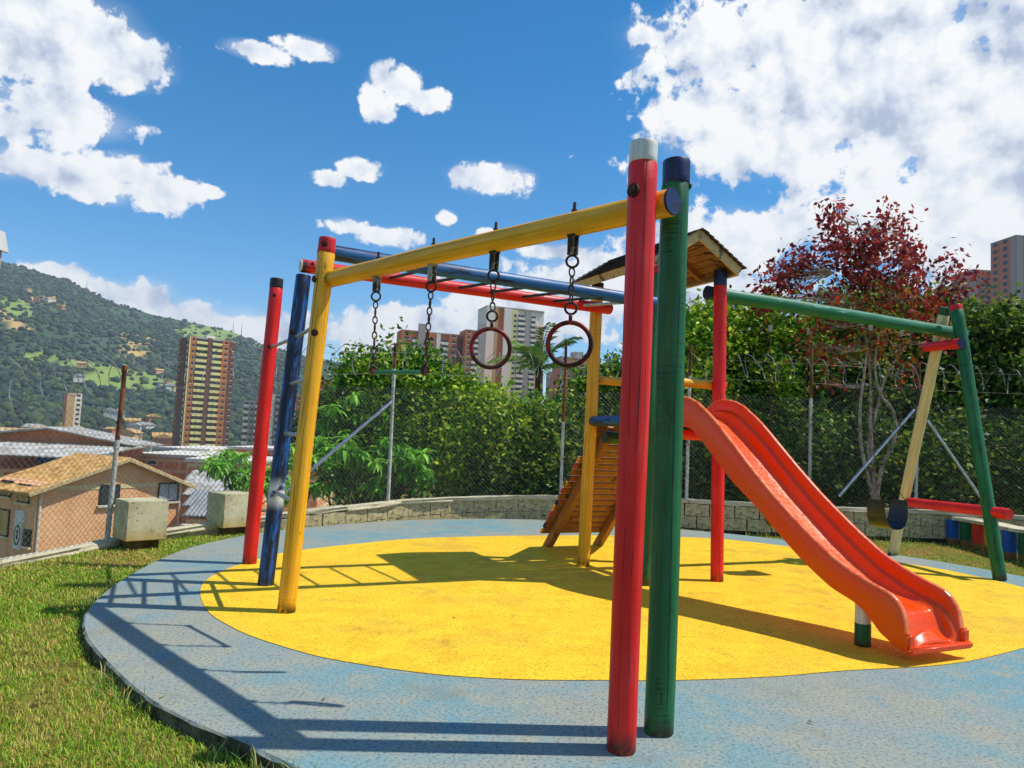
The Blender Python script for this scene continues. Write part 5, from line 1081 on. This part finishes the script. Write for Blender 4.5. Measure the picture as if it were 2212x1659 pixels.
tree('bushy_tree', 'green tree behind the slide top and swing beam', 'tree', (1660, 1085, 15.8), [(1660, 740, 80, 75, 16), (1640, 860, 90, 100, 15.6), (1700, 980, 95, 100, 15.2), (1610, 990, 70, 90, 15.4), (1720, 800, 80, 90, 16)], 36000, 12, .13, MIDG, .13, seed=5, width=.5)
tree('bushy_tree', 'dark green tree behind the red leaved tree', 'tree', (1830, 1085, 16.4), [(1830, 720, 90, 80, 16.6), (1850, 850, 110, 100, 16.2), (1800, 980, 100, 100, 16), (1920, 950, 100, 110, 16.2), (1940, 770, 90, 90, 16.8), (1900, 660, 60, 45, 17)], 38000, 12, .14, DARK, .14, seed=6, width=.5)
tree('bushy_tree', 'dark green tree behind the A frame legs', 'tree', (2060, 1090, 16.0), [(2060, 760, 90, 90, 16.4), (2040, 890, 100, 100, 16), (2090, 1000, 100, 90, 15.6), (2000, 1010, 80, 80, 15.8), (2120, 860, 80, 110, 16), (2030, 680, 60, 40, 16.6)], 38000, 12, .14, DARK, .14, seed=7, width=.5)
tree('bushy_tree', 'large green tree at the right picture edge under the brick towers', 'tree', (2220, 1100, 15.4), [(2190, 740, 90, 80, 15.8), (2230, 870, 110, 110, 15.2), (2190, 1000, 100, 110, 15), (2320, 800, 110, 140, 15.5), (2320, 1000, 120, 120, 15.2)], 40000, 12, .14, [(G(96, 128, 38), .45), (G(52, 82, 28), .3), (G(166, 170, 60), .25)], .15, seed=8, width=.5)
# shorter hedge that closes the view under the crowns
for k, (x, Y, lab) in enumerate(((1180, 13.9, 'low dark hedge shrub behind the wall under the right gym ring'), (1420, 14.0, 'low dark hedge shrub behind the wall beside the tall posts'), (1640, 14.2, 'low dark hedge shrub behind the wall under the slide'), (1860, 14.4, 'low dark hedge shrub at the foot of the red leaved tree'), (2080, 14.2, 'low dark hedge shrub behind the wall by the A frame'), (2260, 13.8, 'low dark hedge shrub behind the log bench'))):
    tree('hedge_shrub', lab, 'shrub', (x, 1090, Y), [(x-60, 1020, 80, 75, Y), (x+50, 1030, 90, 70, Y), (x, 960, 80, 60, Y+.4)], 15000, 10, .12, DARK, .05, 'shrubs behind the wall', seed=20+k, width=.5)
tree('bushy_tree', 'dark tree far behind the mango branch near the tan block', 'tree', (735, 1060, 19), [(745, 880, 50, 60, 19), (700, 940, 60, 60, 19), (770, 960, 60, 70, 18.6)], 14000, 12, .15, DARK, .1, seed=9, width=.5)

def mango(label, root_px, tips, Lf, seed, r0=.05):
    """tree with long drooping leaves in rosettes at the twig tips"""
    x, y, Y = root_px; g = at(x, y, Y); gzv = float(ground_z(np.array([[g[0], g[1]]]))[0]); t = thing('mango_tree', label, 'tree', (g[0], g[1], gzv), 0, 'broad leaved trees beside the fence'); rnd = random.Random(seed)
    base = Vector((g[0], g[1], gzv-.1)); cc = Vector(at(*np.mean([(q[0], q[1]) for q in tips], 0), Y)); fork = base.lerp(Vector((cc.x, cc.y, cc.z)), .6); tr = MB(); tr.tube([base, base.lerp(fork, .5)+Vector((.04, 0, 0)), fork], [r0, r0*.8, r0*.6], 8); br = MB(); Vs = []; Fs = []; Cs = []; nv = 0
    for tx, ty, k in tips:
        for _ in range(round(k*1.7)):
            c = Vector(at(tx+rnd.gauss(0, 20), ty+rnd.gauss(0, 16), Y+rnd.gauss(0, .45))); rnd.random() < .3 and br.tube([fork, fork.lerp(c, .55)+Vector((rnd.gauss(0, .06), rnd.gauss(0, .06), -.10)), c], [r0*.24, r0*.15, r0*.07], 5)
            n = rnd.randint(11, 16); base_c = np.array(MANGO[rnd.choices((0, 1, 2), (5, 3, 2))[0]][0])
            for q in range(n):
                a = 2*PI*q/n+rnd.uniform(-.3, .3); el = rnd.uniform(-.7, .75); L = Lf*rnd.uniform(.7, 1.15); w = L*.115; dh = np.array([math.cos(a), math.sin(a), 0]); sd_ = np.array([-math.sin(a), math.cos(a), 0]); p = np.array(c); pts = []
                for s in range(5):
                    u = s/4; ang_ = el-1.15*u; pts.append((p.copy(), w*math.sin(PI*min(.97, .12+.88*u))**.7)); p = p+(dh*math.cos(ang_)+np.array([0, 0, math.sin(ang_)]))*L/4
                for p_, ww in pts: Vs += [p_-sd_*ww+np.array([0, 0, ww*.35]), p_, p_+sd_*ww+np.array([0, 0, ww*.35])]
                for s in range(4):
                    i = nv+s*3; Fs += [(i, i+1, i+4, i+3), (i+1, i+2, i+5, i+4)]
                Cs += [base_c*rnd.uniform(.8, 1.25)]*15; nv += 15
    tr.obj('trunk', M['bark_dark'], t, smooth=True); br.obj('branches', M['bark_dark'], t); bulk('crown', np.array(Vs), np.array(Fs), M['leaf'], np.clip(np.array(Cs), 0, 1), parent=t, kind='stuff', smooth=True)
mango('broad leaved tree with drooping bright leaves right of the yellow ladder leg', (770, 1080, 13.4), [(690, 985, 7), (735, 965, 7), (790, 985, 7), (840, 970, 7), (895, 985, 7), (700, 1040, 6), (760, 1045, 6), (820, 1050, 6), (880, 1040, 6), (660, 1045, 5), (640, 990, 5), (915, 1020, 4)], .27, 1, .07)
mango('broad leaved sapling whose branch shows over the orange roofs left of the red ladder leg', (510, 1120, 11.2), [(470, 1000, 4), (505, 985, 4), (540, 1010, 5), (560, 1040, 5), (500, 1035, 4), (590, 1030, 4), (620, 1060, 4)], .24, 2, .04)
mango('upper bright broad leaved branch between yellow ladder leg and trapeze', (720, 1070, 14.6), [(715, 880, 5), (750, 870, 5), (780, 890, 4), (700, 910, 4), (740, 920, 5), (830, 905, 3)], .27, 3, .06)
# palm
def palm():
    Y = 18.5; c = Vector(at(1165, 800, Y)); g = Vector((c.x, c.y, float(ground_z(np.array([[c.x, c.y]]))[0]))); t = thing('palm_tree', 'feathery palm rising between the two gym rings', 'palm tree', g); m = MB(); m.tube([g, g.lerp(c, .5)+Vector((.06, 0, 0)), c], [.16, .12, .10], 10); m.obj('trunk', M['bark_dark'], t, smooth=True); rnd = random.Random(6)
    for k in range(15):
        a = 2*PI*k/15+rnd.uniform(-.2, .2); el = rnd.uniform(.35, 1.4); L = rnd.uniform(.9, 1.45); V = []; F = []; p = np.array(c); spine = []; dh = np.array([math.cos(a), math.sin(a), 0]); sd_ = np.array([-math.sin(a), math.cos(a), 0])
        for s in range(15):
            u = s/14; an = el-1.2*u**1.5; spine.append((p.copy(), dh*math.cos(an)+np.array([0, 0, math.sin(an)]))); p = p+spine[-1][1]*L/14
        for s, (q, dd) in enumerate(spine[2:]):
            ll = .42*math.sin(PI*min(1, (s+1.5)/14.5))**.6
            for sg in (-1, 1):
                for o_ in (0, .5):
                    i = len(V); q2 = q+dd*L/14*o_; tip = q2+sd_*sg*ll*.75*rnd.uniform(.8, 1.2)+dd*ll*.6-np.array([0, 0, ll*rnd.uniform(.1, .5)]); V += [q2-dd*.008, q2+dd*.008, (q2+tip)/2+dd*.008+np.array([0, 0, .03]), tip]; F += [(i, i+1, i+2), (i, i+2, i+3)]
        o = bulk('frond', np.array(V), np.array(F), M['leaf'], np.tile(np.array(rgb(112, 150, 66))*rnd.uniform(.8, 1.2), (len(V), 1)), parent=t)
        mm = MB(); mm.tube([q for q, _ in spine[::2]], .009, 4); mm.obj('frond_stem', M['bark_dark'], o)
palm()
# red leaved tree
def red_tree():
    Y = 13.5; g = at(1893, 1085, Y); gzv = float(ground_z(np.array([[g[0], g[1]]]))[0]); t = thing('red_leaved_tree', 'tree with sparse dark red and orange leaves and pale forked trunk behind the swings', 'tree', (g[0], g[1], gzv)); rnd = random.Random(14)
    A = lambda x, y, dY=0: Vector(at(x, y, Y+dY)); base = Vector((g[0], g[1], gzv-.1))
    stems = [[(1888, 1085), (1872, 1020), (1860, 960), (1858, 880), (1868, 800), (1872, 740), (1850, 660), (1800, 590)], [(1893, 1085), (1905, 1010), (1932, 950), (1930, 890), (1902, 850), (1890, 790), (1900, 720), (1930, 640), (1945, 560)], [(1890, 1085), (1886, 1000), (1880, 920), (1882, 850), (1878, 780), (1880, 700), (1880, 620), (1870, 540), (1850, 470)], [(1900, 1085), (1886, 1030), (1876, 970), (1895, 880), (1915, 810), (1960, 740), (2000, 670), (2030, 620)]]
    tips = []
    for si, st in enumerate(stems):
        pts = [A(x, y, (si-1.5)*.12*(k/7)) for k, (x, y) in enumerate(st)]; m = MB(); sp = [Vector(q) for q in spline([tuple(p) for p in pts], False, 4)]
        sp[0].z = gzv-.1; n = len(sp); m.tube(sp, [.042*(1-.78*i/(n-1)) for i in range(n)], 8); m.obj('trunk', M['bark'], t, smooth=True)
        tips += sp[n//3:]
    br = MB(); clusters = [(1690, 590, 40, 28), (1655, 625, 34, 20), (1740, 560, 44, 26), (1800, 520, 42, 30), (1795, 470, 24, 26), (1850, 560, 50, 34), (1900, 520, 46, 32), (1935, 480, 30, 20), (1960, 545, 40, 30), (1880, 600, 60, 26), (1980, 590, 36, 22), (2010, 640, 40, 26), (2060, 570, 26, 16), (2062, 618, 28, 18), (1720, 640, 46, 22), (1770, 690, 40, 20), (1830, 660, 50, 26), (1930, 640, 50, 26), (1990, 700, 44, 24), (1740, 740, 34, 18), (1800, 770, 30, 16), (1850, 740, 40, 20), (1940, 740, 40, 22), (2030, 700, 30, 18), (1795, 820, 24, 14), (1960, 800, 26, 16), (1890, 690, 46, 20), (1640, 655, 20, 12), (2040, 740, 20, 14)]
    Cs = []; cols = []
    for x, y, rx, ry in clusters:
        c0 = A(x, y); dz = 0 if y < 640 else 1
        near = min(tips, key=lambda q: (q-c0).length+max(0, q.z-c0.z)*2)
        for k in range(max(4, int(rx*ry/72))):
            c = A(x+rnd.gauss(0, rx*.55), y+rnd.gauss(0, ry*.6), rnd.gauss(0, .35)); mid = near.lerp(c, .5)+Vector((rnd.gauss(0, .06), rnd.gauss(0, .06), -.06)); br.tube([near, near.lerp(mid, .5)+Vector((rnd.gauss(0, .03), 0, rnd.gauss(0, .03))), mid, c], [.012, .009, .007, .003], 4)
            n = rnd.randint(14, 24) if y < 640 else rnd.randint(8, 15); base_c = np.array(rnd.choice([rgb(140, 44, 50), rgb(100, 34, 44), rgb(160, 58, 54), rgb(186, 76, 58)] if y < 620 else [rgb(172, 52, 34), rgb(190, 96, 40), rgb(150, 36, 34), rgb(176, 130, 50), rgb(120, 130, 50)]))
            cc = np.array(c)+rng.normal(0, .13, (n, 3)); Cs.append(cc); cols.append(np.tile(base_c, (n, 1))*rng.uniform(.75, 1.25, (n, 1)))
    br.obj('branches', M['bark'], t); V, F, C_ = leaves(np.vstack(Cs), .115, np.vstack(cols), droop=.75, width=.55); bulk('crown', V, F, M['leaf_red'], C_, parent=t, kind='stuff')
red_tree()

def litter():
    rnd = random.Random(21); me = None
    for x, y in ((980, 1335), (1560, 1350), (1750, 1560), (700, 1510)):
        g = gz(x, y, .006)
        if me is None:
            m = MB(); m.v = [Vector(q) for q in ((0, -.018, .002), (.008, -.004, .006), (0, .02, .003), (-.008, -.003, .006), (0, 0, .001))]; m.f = [(0, 1, 4), (1, 2, 4), (2, 3, 4), (3, 0, 4)]; me = m.mesh('fallen_leaf', plain('dry_leaf', rgb(132, 92, 44), .3, 9, .9))
        o = bpy.data.objects.new('fallen_leaf', me); link(o, Matrix.Translation(Vector(g)) @ Matrix.Rotation(rnd.uniform(0, 6), 4, 'Z')); tag(o, 'small dry brown leaf lying on the painted play surface', 'leaf', 'dry leaves on the play surface')
litter()

# ------------------------------------------------------------------ air between here and the mountain
def haze():
    m = MB(); m.box((0, 0, 195), (6400, 6400, 530)); o = link(bpy.data.objects.new('haze', m.mesh('haze', None))); tag(o, kind='stuff')
    mt = bpy.data.materials.new('haze'); mt.use_nodes = True; nt = mt.node_tree; nt.nodes.clear(); out = nt.nodes.new('ShaderNodeOutputMaterial'); v = nt.nodes.new('ShaderNodeVolumePrincipled')
    v.inputs['Color'].default_value = (.78, .88, 1, 1); v.inputs['Density'].default_value = .00017; nt.links.new(v.outputs[0], out.inputs['Volume']); o.data.materials.append(mt)
haze()
